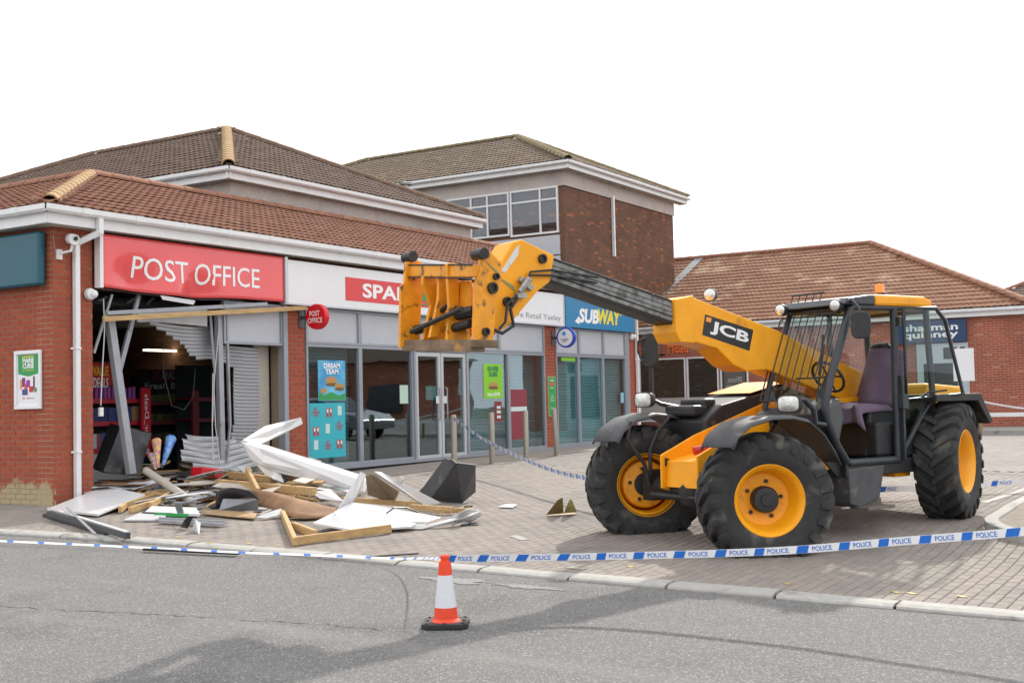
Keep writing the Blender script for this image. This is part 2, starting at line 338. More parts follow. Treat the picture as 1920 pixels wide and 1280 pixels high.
# ---------------------------------------------------------------- building materials and generators
M_brick=mat('red_brick',(.42,.108,.062),.92,spec=.15,var=.22,scale=30,bump=.3,bscale=150,rand=.3,col2=(.285,.083,.057),dirt=(.40,.19,.14),dscale=7,dth=.66)
M_mortar=mat('mortar',(.40,.31,.21),.95,var=.2,scale=40,bump=.2)
M_upvc=mat('white_upvc',(.78,.78,.79),.35,var=.06,scale=5,dirt=(.55,.54,.50),dscale=2.2,dth=.66)
M_alu=mat('grey_aluminium_frame',(.30,.32,.36),.4,metal=.25,var=.05,scale=3)
M_panel=mat('grey_panel',(.46,.475,.51),.42,var=.05,scale=2.5,spec=.5)
M_tile_red=mat('red_brown_roof_tile',(.215,.09,.055),.9,spec=.2,var=.25,scale=11,bump=.3,bscale=70,rand=.3,col2=(.155,.075,.052),dirt=(.27,.17,.10),dscale=5,dth=.63)
M_tile_dk=mat('weathered_brown_roof_tile',(.15,.098,.074),.92,spec=.2,var=.3,scale=9,bump=.3,bscale=70,rand=.3,col2=(.115,.085,.07),dirt=(.33,.29,.24),dscale=8,dth=.68)
M_tile_moss=mat('mossy_brown_roof_tile',(.17,.115,.08),.9,var=.3,scale=9,bump=.3,bscale=70,rand=.3,col2=(.12,.09,.065),dirt=(.25,.20,.07),dscale=3,dth=.58)
M_tile_or=mat('orange_brown_roof_tile',(.275,.13,.076),.9,spec=.2,var=.25,scale=7,bump=.3,bscale=70,rand=.35,col2=(.19,.095,.06),dirt=(.40,.27,.18),dscale=.9,dth=.58)
M_under=mat('roof_underlay',(.05,.04,.035),.95)
M_lichen=mat('lichen_ridge_tile',(.42,.27,.11),.9,var=.3,scale=12,bump=.3,dirt=(.30,.17,.10),dscale=6,dth=.5,rand=.2)
M_ridge_red=mat('red_ridge_tile',(.33,.15,.09),.85,var=.25,scale=12,bump=.3,rand=.25)
M_render=mat('pebbledash_band',(.56,.49,.455),.95,var=.16,scale=24,bump=.6,bscale=190,dirt=(.44,.39,.365),dscale=1.6,dth=.55)
M_lead=mat('lead_flashing',(.20,.215,.24),.6,var=.2,scale=7)
def glass_mat(name,tint,ior=1.75,refl=(.9,.95,1)):
    m=bpy.data.materials.new(name); m.use_nodes=True; n=m.node_tree; L=n.links; n.nodes.clear()
    t=n.nodes.new('ShaderNodeBsdfTransparent'); t.inputs[0].default_value=(*tint,1); g=n.nodes.new('ShaderNodeBsdfGlossy'); g.inputs['Roughness'].default_value=.008; g.inputs[0].default_value=(*refl,1)
    lw=n.nodes.new('ShaderNodeLayerWeight'); lw.inputs[0].default_value=.5; pw=n.nodes.new('ShaderNodeMath'); pw.operation='POWER'; pw.inputs[1].default_value=4.2; L.new(lw.outputs['Facing'],pw.inputs[0]); f0=((ior-1)/(ior+1))**2; f=n.nodes.new('ShaderNodeMath'); f.operation='MULTIPLY_ADD'; f.inputs[1].default_value=1-f0; f.inputs[2].default_value=f0; L.new(pw.outputs[0],f.inputs[0]); x=n.nodes.new('ShaderNodeMixShader'); o=n.nodes.new('ShaderNodeOutputMaterial')
    ns=n.nodes.new('ShaderNodeTexNoise'); ns.inputs['Scale'].default_value=.9; co=n.nodes.new('ShaderNodeTexCoord'); L.new(co.outputs['Object'],ns.inputs['Vector']); bp=n.nodes.new('ShaderNodeBump'); bp.inputs['Strength'].default_value=.05; bp.inputs['Distance'].default_value=.05; L.new(ns.outputs[0],bp.inputs['Height']); L.new(bp.outputs[0],g.inputs['Normal'])
    L.new(f.outputs[0],x.inputs[0]); L.new(t.outputs[0],x.inputs[1]); L.new(g.outputs[0],x.inputs[2]); L.new(x.outputs[0],o.inputs[0]); MATS[name]=m; return m
M_glass=glass_mat('shop_glass',(.62,.78,.80),2.05)
M_hglass=glass_mat('upper_window_glass',(.8,.85,.9),1.7)
M_cglass=glass_mat('cab_glass',(.80,.90,.87),1.5)
BV=[(-.5,0,-.0325),(.5,0,-.0325),(.5,0,.0325),(-.5,0,.0325),(-.5,-.03,-.0325),(.5,-.03,-.0325),(.5,-.03,.0325),(-.5,-.03,.0325)]
BF=[(0,1,2,3),(0,4,5,1),(1,5,6,2),(2,6,7,3),(3,7,4,0)]
def brick_wall(part,O,U,N,width,z0,z1,mt=None,seed=0,phase=0,skip=None):
    """bricks 215x65 with 10 mm joints over the plane at O, along U, facing N; part is the wall they belong to"""
    r=random.Random(seed); O=Vector(O); U=Vector(U); N=Vector(N); trs=[]; k0=math.ceil((z0-.0)/.075)
    for k in range(k0,int((z1)/.075)):
        z=k*.075+.0375; x=0; first=((k+phase)%2==1)
        while x<width-.03:
            w=.1025 if (first and x==0) else .215
            w=min(w,width-x)
            if w>.03 and not(skip and skip(x+w/2,z)):
                p=O+U*(x+w/2)+N*r.uniform(-.0015,.0015); T=frame_at((p.x,p.y,z),U*w,-N,(0,0,1))
                # frame: X along wall, Y = -N so that brick front (y=0) sits on the plane and its body behind
                trs.append(frame_at((p.x,p.y,z),U*w,N,(0,0,1)))
            x+=w+.010
    pieces(part,'brick',(BV,BF),trs,mt or M_brick)
def tile_base(w=.33,gauge=.34,length=.42,amp=.022,rolls=2,seg=8):
    vs=[];n=seg
    for j,(y,zo) in enumerate(((-.0,.034),(length,.006))):
        for i in range(n+1):
            x=-w/2+w*i/n; vs.append((x,y,zo+amp*(math.cos(2*math.pi*rolls*i/n+math.pi)*.5+.5)))
    for i in range(n+1): vs.append((-w/2+w*i/n,.0,vs[i][2]-.02))
    fs=[(i,i+1,n+2+i,n+1+i) for i in range(n)]+[(2*(n+1)+i,2*(n+1)+i+1,i+1,i) for i in range(n)]
    return vs,fs
TB=tile_base()
def inside(p,poly):
    x,y=p; c=False; n=len(poly)
    for i in range(n):
        (x1,y1),(x2,y2)=poly[i],poly[(i+1)%n]
        if (y1>y)!=(y2>y) and x<(x2-x1)*(y-y1)/(y2-y1)+x1: c=not c
    return c
def roof_slope(part,O,A,S,poly,mt,limit=300,gauge=.34,w=.33,seed=1):
    """tiles over polygon poly (s along eave A, t up the slope S) from eave origin O"""
    r=random.Random(seed); O=Vector(O); A=Vector(A).normalized(); S=Vector(S).normalized(); N=A.cross(S)
    if N.z<0: N=-N
    s0=min(p[0] for p in poly); s1=max(p[0] for p in poly); t1=max(p[1] for p in poly); trs=[]
    k=0
    while k*gauge<t1:
        i=0
        while s0+i*w<s1:
            c=(s0+(i+.5)*w,k*gauge+gauge*.5)
            if inside(c,poly) or (k==0 and inside((c[0],.02),poly)):
                p=O+A*c[0]+S*(k*gauge)+N*(r.uniform(-.003,.003)); 
                X=A if A.cross(S).dot(N)>0 else -A
                trs.append(frame_at(p,X,S,N)@Matrix.Rotation(r.uniform(-.008,.008),4,'Z'))
            i+=1
        k+=1
    pieces(part,'roof_tile',TB,trs,mt,limit)
def ridge_run(part,a,b,mt,r=.125,L=.44,name='ridge_tile',limit=300,drop=.04):
    a,b=Vector(a),Vector(b); d=(b-a); n=max(1,round(d.length/L)); d.normalize(); sd=d.cross(Vector((0,0,1))).normalized(); u=sd.cross(d); seg=8; vs=[];q=L*1.03
    for j,(y,rr_) in enumerate(((0,r*1.04),(q,r*.97))):
        for i in range(seg+1):
            t=math.pi*i/seg; vs.append((y,math.cos(t)*rr_,math.sin(t)*rr_*.9))
    vs+=[(0,math.cos(math.pi*i/seg)*(r-.02),math.sin(math.pi*i/seg)*(r-.02)*.9) for i in range(seg+1)]
    m=seg+1; fs=[(i,i+1,m+i+1,m+i) for i in range(seg)]+[(2*m+i,2*m+i+1,i+1,i) for i in range(seg)]
    trs=[frame_at(a+d*(k*(b-a).length/n)-u*drop,d,sd,u) for k in range(n)]
    pieces(part,name,(vs,fs),trs,mt,limit)
def gutter(parent,a,b,out,mt,name='gutter'):
    """box gutter with unions and brackets from a to b (top inner edge), projecting along out"""
    a,b=Vector(a),Vector(b); out=Vector(out); d=(b-a).normalized(); mb=MB(); pr=[(0,0),(0,-.085),(.03,-.10),(.085,-.10),(.112,-.07),(.115,0),(.105,0),(.103,-.065),(.08,-.09),(.035,-.09),(.012,-.08),(.012,0)]
    L=(b-a).length
    mb.prism(pr,0,L,lambda p,q,t:a+d*t+out*p+Vector((0,0,q)))
    x=.6
    while x<L:
        for w_ in (.0,):
            mb.prism([(-.004,.004),(-.004,-.09),(.028,-.108),(.088,-.108),(.12,-.075),(.122,.004),(.114,.004),(.113,-.07),(.085,-.1),(.03,-.1),(.004,-.088),(.004,.004)],x,x+(.05 if int(x*10)%3 else .13),lambda p,q,t:a+d*t+out*p+Vector((0,0,q)))
        x+=.95
    return mb.build(name,mt,parent)

# ---------------------------------------------------------------- corner parade of shops
YF=14.4
shop=thing('shop_building','long single storey red brick shop parade with tiled hip roof and grey shopfronts','building',(11.13,14.4,-.19))
# --- brick walls and piers
def pier(name,x0,x1,z0,z1,seed,depth=.35,phase=0):
    p=MB().box(((x0+x1)/2,YF+.008+depth/2,(z0+z1)/2),(x1-x0-.004,depth,z1-z0)).build(name,M_mortar,shop)
    brick_wall(p,(x0,YF,0),(1,0,0),(0,-1,0),x1-x0,z0,z1,seed=seed,phase=phase); return p
pier('corner_pier',11.13,11.80,-.26,3.75,1)
pier('brick_pier',15.88,16.37,-.1,2.93,2)
pier('brick_pier',24.76,25.27,-.05,2.93,3,phase=1)
pier('brick_pier',29.21,29.72,-.05,3.75,4)
sw=MB().box((11.138+.15,YF+8.23,1.7),(.3,16.4,4.1)).build('side_wall',M_mortar,shop)
# stained lower courses of the side wall
def stain_mat():
    m=M_brick.copy(); m.name='stained_red_brick'; n=m.node_tree; L=n.links; b=n.nodes['Principled BSDF']; old=b.inputs['Base Color'].links[0].from_socket
    g=n.nodes.new('ShaderNodeNewGeometry'); s=n.nodes.new('ShaderNodeSeparateXYZ'); L.new(g.outputs['Position'],s.inputs[0]); ns=n.nodes.new('ShaderNodeTexNoise'); ns.inputs['Scale'].default_value=4.2; ns.inputs['Detail'].default_value=5; L.new(g.outputs['Position'],ns.inputs['Vector'])
    a=n.nodes.new('ShaderNodeMath'); a.operation='MULTIPLY_ADD'; L.new(ns.outputs[0],a.inputs[0]); a.inputs[1].default_value=.95; a.inputs[2].default_value=-.38
    sb=n.nodes.new('ShaderNodeMath'); sb.operation='SUBTRACT'; L.new(a.outputs[0],sb.inputs[0]); L.new(s.outputs[2],sb.inputs[1])
    r=n.nodes.new('ShaderNodeMapRange'); r.inputs[1].default_value=-.06; r.inputs[2].default_value=.05; L.new(sb.outputs[0],r.inputs[0])
    x=n.nodes.new('ShaderNodeMix'); x.data_type='RGBA'; L.new(r.outputs[0],x.inputs[0]); L.new(old,x.inputs[6]); x.inputs[7].default_value=(.40,.33,.20,1); L.new(x.outputs[2],b.inputs['Base Color']); return m
brick_wall(sw,(11.13,YF+3.2,0),(0,-1,0),(-1,0,0),3.2,-.27,3.75,mt=stain_mat(),seed=5)
# wall band above the fascia signs, back walls and the wall over the shopfront
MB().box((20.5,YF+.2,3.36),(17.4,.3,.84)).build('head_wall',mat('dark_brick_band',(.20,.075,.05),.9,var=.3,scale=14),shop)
# --- eaves: soffit, fascia board, gutter, downpipes
MB().box((20.3,YF-.11,3.755),(18.9,.24,.012)).box((11.0,YF+8,3.7552),(.26,16.4,.012)).build('soffit',mat('soffit_board',(.50,.47,.43),.7,dirt=(.3,.27,.22),dscale=3,dth=.55),shop)
MB().box((20.35,YF-.232,3.855),(19.0,.022,.205)).build('fascia_board',M_upvc,shop)
MB().box((10.868,YF+7.95,3.855),(.022,16.4,.205)).build('fascia_board',M_upvc,shop)
gutter(shop,(10.76,YF-.243,4.0),(29.95,YF-.243,4.0),(0,-1,0),M_upvc); gutter(shop,(10.857,YF-.32,4.0),(10.857,YF+14,4.0),(-1,0,0),M_upvc)
def downpipe(name,pts,s=.066,clips=()):
    mb=MB()
    for a,b in zip(pts[:-1],pts[1:]): mb.bar(a,b,s,s,upv=(0,1,0),ext=s*.6)
    for x,y,z in clips: mb.box((x,y,z),(.17,.012,.03)); mb.box((x,y-.035,z),(s+.014,s+.01,.026))
    return mb.build(name,M_upvc,shop,bevel=.006)
downpipe('downpipe',[(11.70,14.11,3.94),(11.70,14.11,3.70),(11.47,14.335,3.54),(11.47,14.335,-.2)],.078,[(11.47,14.36,2.04),(11.47,14.36,.58)])
downpipe('downpipe',[(29.58,14.11,3.94),(29.58,14.11,3.75),(29.58,14.335,3.6),(29.58,14.335,0)],.075,[(29.58,14.36,2.2)])
# --- low tiled roof: front slope, side slope, hip, ridges
PT=math.tan(R(20)); CP=math.cos(R(20)); SP=math.sin(R(20)); RUN=3.9; SL=RUN/CP
E0=(10.78,14.06,3.985)
roof=MB().use(M_under).add([(10.8,14.08,3.96),(30.1,14.08,3.96),(30.1,14.06+RUN,3.96+RUN*PT),(10.78+RUN,14.06+RUN,3.96+RUN*PT)],[(0,1,2,3)]).add([(10.8,14.08,3.96),(10.8,32,3.96),(10.78+RUN,32,3.96+RUN*PT),(10.78+RUN,14.06+RUN,3.96+RUN*PT)],[(3,2,1,0)]).add([(14.6,17.9,5.2),(30.1,17.9,5.2),(30.1,32,5.2),(14.6,32,5.2)],[(0,1,2,3)]).add([(30.1,14.1,3.75),(30.1,18,3.75),(30.1,18,5.3)],[(0,1,2)]).build('low_roof',None,shop,smooth='keep')
roof_slope(roof,E0,(1,0,0),(0,CP,SP),[(0,0),(19.3,0),(19.3,SL),(RUN,SL)],M_tile_red,limit=240)
roof_slope(roof,E0,(0,1,0),(CP,0,SP),[(0,0),(14,0),(14,SL),(RUN,SL)],M_tile_red,limit=60)
H0=Vector(E0); H1=Vector((E0[0]+RUN,E0[1]+RUN,E0[2]+RUN*PT))
ridge_run(roof,H0+(H1-H0)*.03+Vector((0,0,.05)),H1+Vector((0,0,.05)),M_lichen,r=.125,name='hip_tile')
ridge_run(roof,H1+Vector((0,0,.05)),(30.0,H1.y,H1.z+.05),M_ridge_red); ridge_run(roof,H1+Vector((0,0,.05)),(H1.x,27,H1.z+.05),M_ridge_red)
# --- shopfront frames, panels, windows, doors
FZ=2.93
def rect_frame(mb,x0,x1,z0,z1,y,t=.06,d=.08):
    mb.box(((x0+x1)/2,y,z1-t/2),(x1-x0,d,t)).box(((x0+x1)/2,y,z0+t/2),(x1-x0,d,t)); mb.box((x0+t/2,y,(z0+z1)/2),(t,d,z1-z0-2*t)).box((x1-t/2,y,(z0+z1)/2),(t,d,z1-z0-2*t)); return mb
def window(x0,x1,z0=.06,z1=2.25,frame=.05):
    fr=rect_frame(MB(),x0,x1,z0,z1,YF+.02,frame).build('window',M_alu,shop,bevel=.004)
    MB().box(((x0+x1)/2,YF+.035,(z0+z1)/2),(x1-x0-2*frame+.01,.012,z1-z0-2*frame+.01)).build('pane',M_glass,fr); return fr
def top_panel(x0,x1,z0=2.30,z1=2.90):
    fr=rect_frame(MB(),x0,x1,z0-.045,z1,YF+.02,.045).build('panel_frame',M_alu,shop,bevel=.004)
    MB().box(((x0+x1)/2,YF+.03,(z0+z1)/2-.02),(x1-x0-.08,.02,z1-z0-.02)).build('panel',M_panel,fr)
WX=[(16.39,17.90),(17.90,19.55),(21.47,23.13),(23.13,24.75),(25.28,26.40),(26.40,27.70),(27.70,29.0)]
for a,b in WX: window(a,b)
for a,b in ((16.39,17.90),(17.90,19.8),(19.8,21.3),(21.3,22.78),(22.78,24.75),(25.28,26.45),(26.45,27.75),(27.75,29.0)): top_panel(a,b)
MB().box((22.7,YF+.0,.03),(12.7,.14,.06)).build('sill',M_alu,shop)
MB().box((29.1,YF+.03,1.5),(.2,.1,2.9)).build('frame_post',M_alu,shop)
# entrance doors
MB().box((19.575,YF+.01,1.12),(.06,.12,2.25)).box((21.44,YF+.01,1.12),(.08,.12,2.25)).box((20.5,YF+.01,2.235),(1.9,.12,.09)).build('door_frame',M_alu,shop,bevel=.004)
for a,b in ((19.61,20.47),(20.49,21.39)):
    d=rect_frame(MB(),a,b,.03,2.18,YF+.0,.085,.06).build('door',mat('light_grey_door_frame',(.47,.48,.5),.4,metal=.1),shop,bevel=.004)
    MB().box(((a+b)/2,YF+.01,1.1),(b-a-.16,.012,1.99)).build('pane',M_glass,d)
    hx=b-.12 if a<20 else a+.12
    MB().tube([(hx,YF-.035,.8),(hx,YF-.085,.82),(hx,YF-.085,1.45),(hx,YF-.035,1.47)],.014,8).build('handle',M_alu,d,smooth=True)
    MB().box((hx,YF-.033,1.22),(.13,.004,.15)).build('notice',mat('white_paper',(.75,.75,.76),.7),d)
# interior: floor, ceiling, walls, dark back of shop
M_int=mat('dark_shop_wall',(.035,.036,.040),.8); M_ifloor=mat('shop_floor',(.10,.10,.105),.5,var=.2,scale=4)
MB().box((20.6,18.6,-.06),(17.9,8.2,.1)).build('floor_slab',M_ifloor,shop)
MB().box((20.6,18.6,2.98),(17.9,8.2,.06)).build('ceiling',mat('shop_ceiling',(.10,.10,.105),.9),shop)
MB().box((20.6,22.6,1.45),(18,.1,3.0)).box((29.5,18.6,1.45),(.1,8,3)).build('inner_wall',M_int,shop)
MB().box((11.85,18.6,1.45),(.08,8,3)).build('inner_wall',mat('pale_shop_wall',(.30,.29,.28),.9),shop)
# roller grilles lowered behind some windows
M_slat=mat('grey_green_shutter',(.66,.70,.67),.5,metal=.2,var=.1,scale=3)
def slatted(name,x0,x1,z0,z1,y,mt,parent,p=.075,dep=.014):
    mb=MB(); n=int((z1-z0)/p)
    for k in range(n):
        z=z0+k*p; mb.add([(x0,y,z),(x1,y,z),(x1,y-dep,z+p*.25),(x0,y-dep,z+p*.25),(x0,y-dep,z+p*.7),(x1,y-dep,z+p*.7),(x1,y,z+p*.96),(x0,y,z+p*.96)],[(0,1,2,3),(3,2,5,4),(4,5,6,7)])
    return mb.build(name,mt,parent,smooth='keep')
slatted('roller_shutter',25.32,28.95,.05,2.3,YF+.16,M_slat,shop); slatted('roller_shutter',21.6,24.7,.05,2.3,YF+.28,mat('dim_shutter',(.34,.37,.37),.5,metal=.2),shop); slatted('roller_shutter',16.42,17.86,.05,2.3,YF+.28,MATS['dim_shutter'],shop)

# ---------------------------------------------------------------- taller blocks behind and the shops on the right
def wallbrick_mat(name,c1,c2,mort,fleck=None,bw=.225,rh=.075):
    m=bpy.data.materials.new(name); m.use_nodes=True; n=m.node_tree; L=n.links; b=n.nodes['Principled BSDF']; b.inputs['Roughness'].default_value=.92; b.inputs['Specular IOR Level'].default_value=.15
    g=n.nodes.new('ShaderNodeNewGeometry'); s=n.nodes.new('ShaderNodeSeparateXYZ'); L.new(g.outputs['Position'],s.inputs[0]); ad=n.nodes.new('ShaderNodeMath'); L.new(s.outputs[0],ad.inputs[0]); L.new(s.outputs[1],ad.inputs[1])
    cb=n.nodes.new('ShaderNodeCombineXYZ'); L.new(ad.outputs[0],cb.inputs[0]); L.new(s.outputs[2],cb.inputs[1])
    t=n.nodes.new('ShaderNodeTexBrick'); L.new(cb.outputs[0],t.inputs[0]); t.inputs['Scale'].default_value=1; t.inputs['Brick Width'].default_value=bw; t.inputs['Row Height'].default_value=rh; t.inputs['Mortar Size'].default_value=.006; t.inputs['Bias'].default_value=0
    t.inputs['Color1'].default_value=(*c1,1); t.inputs['Color2'].default_value=(*c2,1); t.inputs['Mortar'].default_value=(*mort,1); out=t.outputs[0]
    if fleck:   # single brighter bricks: one random value per brick cell
        fl=[]
        for k,(src,sz) in enumerate(((ad.outputs[0],bw),(s.outputs[2],rh))):
            d=n.nodes.new('ShaderNodeMath'); d.operation='DIVIDE'; L.new(src,d.inputs[0]); d.inputs[1].default_value=sz; f=n.nodes.new('ShaderNodeMath'); f.operation='FLOOR'; L.new(d.outputs[0],f.inputs[0]); fl.append(f.outputs[0])
        c2_=n.nodes.new('ShaderNodeCombineXYZ'); L.new(fl[0],c2_.inputs[0]); L.new(fl[1],c2_.inputs[1]); w=n.nodes.new('ShaderNodeTexWhiteNoise'); w.noise_dimensions='2D'; L.new(c2_.outputs[0],w.inputs['Vector'])
        r=n.nodes.new('ShaderNodeMapRange'); r.inputs[1].default_value=.91; r.inputs[2].default_value=.99; L.new(w.outputs[0],r.inputs[0]); x=n.nodes.new('ShaderNodeMix'); x.data_type='RGBA'; L.new(r.outputs[0],x.inputs[0]); L.new(out,x.inputs[6]); x.inputs[7].default_value=(*fleck,1); out=x.outputs[2]
    ns=n.nodes.new('ShaderNodeTexNoise'); ns.inputs['Scale'].default_value=1.3; ns.inputs['Detail'].default_value=6; L.new(g.outputs['Position'],ns.inputs['Vector']); r=n.nodes.new('ShaderNodeMapRange'); r.inputs[1].default_value=.3; r.inputs[2].default_value=.7; r.inputs[3].default_value=.85; r.inputs[4].default_value=1.13; L.new(ns.outputs[0],r.inputs[0])
    y=n.nodes.new('ShaderNodeMix'); y.data_type='RGBA'; y.blend_type='MULTIPLY'; y.inputs[0].default_value=1; L.new(out,y.inputs[6]); L.new(r.outputs[0],y.inputs[7]); L.new(y.outputs[2],b.inputs['Base Color'])
    bp=n.nodes.new('ShaderNodeBump'); bp.inputs['Strength'].default_value=.6; bp.inputs['Distance'].default_value=.006; L.new(t.outputs['Fac'],bp.inputs['Height']); bp.invert=True; L.new(bp.outputs[0],b.inputs['Normal']); return m
M_black=mat('black_plastic',(.018,.018,.02),.45)
M_bk_dark=wallbrick_mat('brown_flecked_brick',(.19,.09,.06),(.13,.072,.052),(.17,.12,.09),fleck=(.36,.135,.065))
M_bk_red=wallbrick_mat('far_red_brick',(.38,.105,.066),(.29,.088,.062),(.40,.30,.22),fleck=(.42,.20,.16))
def hip_roof(part,x0,x1,y0,y1,ze,pitch,mt,limits=(200,100,0,0),over=0,ridge_mt=None,hipmt=None):
    """hipped roof, ridge along Y, eaves rectangle at height ze"""
    h=(x1-x0)/2; T=math.tan(R(pitch)); c=math.cos(R(pitch)); s=math.sin(R(pitch)); zr=ze+h*T; SLp=h/c; xm=(x0+x1)/2; Ly=y1-y0
    a=(xm,y0+h,zr); b=(xm,y1-h,zr)
    roof_slope(part,(x0,y0,ze),(0,1,0),(c,0,s),[(0,0),(Ly,0),(Ly-h,SLp),(h,SLp)],mt,limits[0])
    roof_slope(part,(x0,y0,ze),(1,0,0),(0,c,s),[(0,0),(2*h,0),(h,SLp)],mt,limits[1])
    u=Vector((0,0,.05)); rm=ridge_mt or M_ridge_red
    for p,q in (((x0,y0,ze),a),((x1,y0,ze),a),((x0,y1,ze),b)): ridge_run(part,Vector(p)+u,Vector(q)+u,hipmt if (hipmt and p==(x0,y0,ze)) else rm,r=.14,name='hip_tile',limit=40)
    ridge_run(part,Vector(a)+u,Vector(b)+u,rm,limit=60); return a,b
def hip_base(name,parent,x0,x1,y0,y1,ze,pitch):
    h=(x1-x0)/2; zr=ze+h*math.tan(R(pitch)); xm=(x0+x1)/2; d=-.03
    V_=[(x0,y0,ze+d),(x1,y0,ze+d),(x1,y1,ze+d),(x0,y1,ze+d),(xm,y0+h,zr+d),(xm,y1-h,zr+d)]
    return MB().add(V_,[(0,1,4),(1,2,5,4),(2,3,5),(3,0,4,5),(3,2,1,0)]).build(name,M_under,parent,smooth='keep')
def eaves(parent,x0,x1,y0,y1,z,fh=.16,proj=.3):
    """gutter, fascia and soffit round the two seen sides of an eaves rectangle"""
    MB().box(((x0+x1)/2,y0+.06,z-.09-fh/2),(x1-x0,.025,fh)).box((x0+.06,(y0+y1)/2,z-.09-fh/2),(.025,y1-y0,fh)).build('fascia_board',M_upvc,parent)
    MB().box(((x0+x1)/2,y0+.06+proj/2,z-.09-fh),(x1-x0-.1,proj,.014)).box((x0+.06+proj/2,(y0+y1)/2,z-.0905-fh),(proj,y1-y0-.1,.014)).build('soffit',mat('soffit_board',(.5,.47,.43)),parent)
    gutter(parent,(x0-.02,y0+.045,z-.01),(x1+.05,y0+.045,z-.01),(0,-1,0),M_upvc); gutter(parent,(x0+.045,y0-.05,z-.01),(x0+.045,y1,z-.01),(-1,0,0),M_upvc)
# --- block rising behind the corner shop
ub=thing('upper_block','upper storey block with weathered brown hip roof and pebbledash band behind the corner shop','building',(18.55,18.35,0))
MB().box((23.05,25.4,2.6),(9.0,14.1,5.2)).build('wall',M_bk_dark,ub)
MB().box((23.05,25.35,5.62),(9.06,14.16,.62)).build('pebbledash_band',M_render,ub)
MB().box((23.0,18.31,5.26),(9.1,.02,.1)).box((18.49,25.3,5.28),(.02,14.1,.12)).build('flashing',M_lead,ub)
rb=hip_base('roof',ub,18.2,27.85,18.0,32.8,6.12,25); hip_roof(rb,18.2,27.85,18.0,32.8,6.14,25,M_tile_dk,(200,100),ridge_mt=mat('dark_ridge_tile',(.20,.13,.09),.9,var=.3,scale=10,rand=.2),hipmt=M_lichen)
eaves(ub,18.2,27.85,18.0,32.8,6.14)
MB().bar((18.42,20.35,5.95),(18.42,20.35,5.2),.07,.07,upv=(0,1,0)).build('downpipe',M_upvc,ub)
v=MB().lathe([(.09,0),(.09,.32),(.2,.33),(.21,.38),(.06,.42)],14,Matrix.Translation((26.97,20,6.85))).build('roof_vent',mat('galvanised_metal',(.45,.46,.47),.45,metal=.6,var=.15),ub,smooth=True)
# --- three storey block
tb=thing('brick_tower_block','taller dark flecked brick block with upper windows and mossy hip roof','building',(33.45,18.6,0))
MB().box((37.6,26.3,3.95),(8.3,15.4,7.9)).build('wall',M_bk_dark,tb)
MB().box((37.6,26.3,8.2),(8.38,15.48,.56)).build('pebbledash_band',M_render,tb)
rb=hip_base('roof',tb,33.05,42.35,18.2,34.4,8.62,24.5); hip_roof(rb,33.05,42.35,18.2,34.4,8.64,24.5,M_tile_moss,(180,90),ridge_mt=mat('mossy_ridge_tile',(.24,.19,.10),.95,var=.35,scale=9,rand=.2))
eaves(tb,33.05,42.35,18.2,34.4,8.64)
MB().bar((36.7,18.53,8.0),(36.7,18.53,5.95),.09,.09,upv=(0,1,0)).build('downpipe',M_upvc,tb)
MB().box((33.42,21.0,6.06),(.05,4.45,.62)).box((33.42,21,5.4),(.05,4.45,.62)).build('spandrel_panel',mat('pale_spandrel_panel',(.52,.53,.57),.5,var=.06,scale=2),tb)
M_wfr=mat('white_window_frame',(.74,.74,.75),.4)
def twin(y0,y1,z0,z1,mull,tz):
    mb=MB(); x=33.42
    mb.box((x,(y0+y1)/2,z1-.03),(.06,y1-y0,.06)).box((x,(y0+y1)/2,z0+.03),(.07,y1-y0,.06)).box((x,(y0+y1)/2,tz),(.06,y1-y0-.1,.055))
    for yy in [y0+.03,y1-.03]+mull: mb.box((x-.003,yy,(z0+z1)/2),(.06,.055,z1-z0))
    w=mb.build('window',M_wfr,tb)
    for a,b in zip([y0]+mull,mull+[y1]):
        for c,d in ((z0,tz),(tz,z1)): MB().box((x+.012,(a+b)/2,(c+d)/2),(.008,b-a-.05,d-c-.05)).build('pane',M_hglass,w)
    return w
twin(18.80,20.58,6.44,7.93,[19.46],7.53); twin(20.62,23.1,6.5,7.93,[21.46,22.1],7.55)
MB().box((33.9,20.95,7.1),(.02,4.4,1.8)).build('room_back',mat('dim_room',(.30,.32,.37),.9),tb)
def curtain(y0,y1,z0,z1,x,col):
    mb=MB(); mb.grid(lambda a,b:(x+.02*math.sin(a*(y1-y0)*42),y0+(y1-y0)*a,z0+(z1-z0)*b),int((y1-y0)*50),1); mb.build('curtain',col,tb,smooth=True)
M_curt=mat('pale_curtain',(.78,.78,.80),.9); M_curt2=mat('lilac_curtain',(.50,.52,.64),.9)
curtain(20.75,21.3,6.5,7.9,33.55,M_curt); curtain(22.2,22.7,6.5,7.9,33.55,M_curt); curtain(19.5,20.5,6.45,7.9,33.58,M_curt2); curtain(18.85,19.4,6.45,7.9,33.58,M_curt2)
# --- shops on the right
XR=38.1; DXG=37.9
rs=thing('right_shop_building','low red brick shops with orange brown hip roof beyond the yellow machine','building',(38.1,12.2,0))
MB().box((XR+6.3,12.2,1.65),(12.6,12.9,3.5)).build('wall',M_bk_red,rs)
rb=hip_base('roof',rs,37.85,50.5,5.65,34,3.57,25); hip_roof(rb,37.85,50.5,5.65,34,3.59,25,M_tile_or,(260,40),ridge_mt=M_ridge_red)
eaves(rs,37.85,50.5,5.65,18.5,3.59,fh=.15,proj=.22)
MB().bar((37.88,18.57,3.6),(44.1,18.57,6.55),.03,.34,upv=(0,1,0)).build('flashing',M_lead,rs)
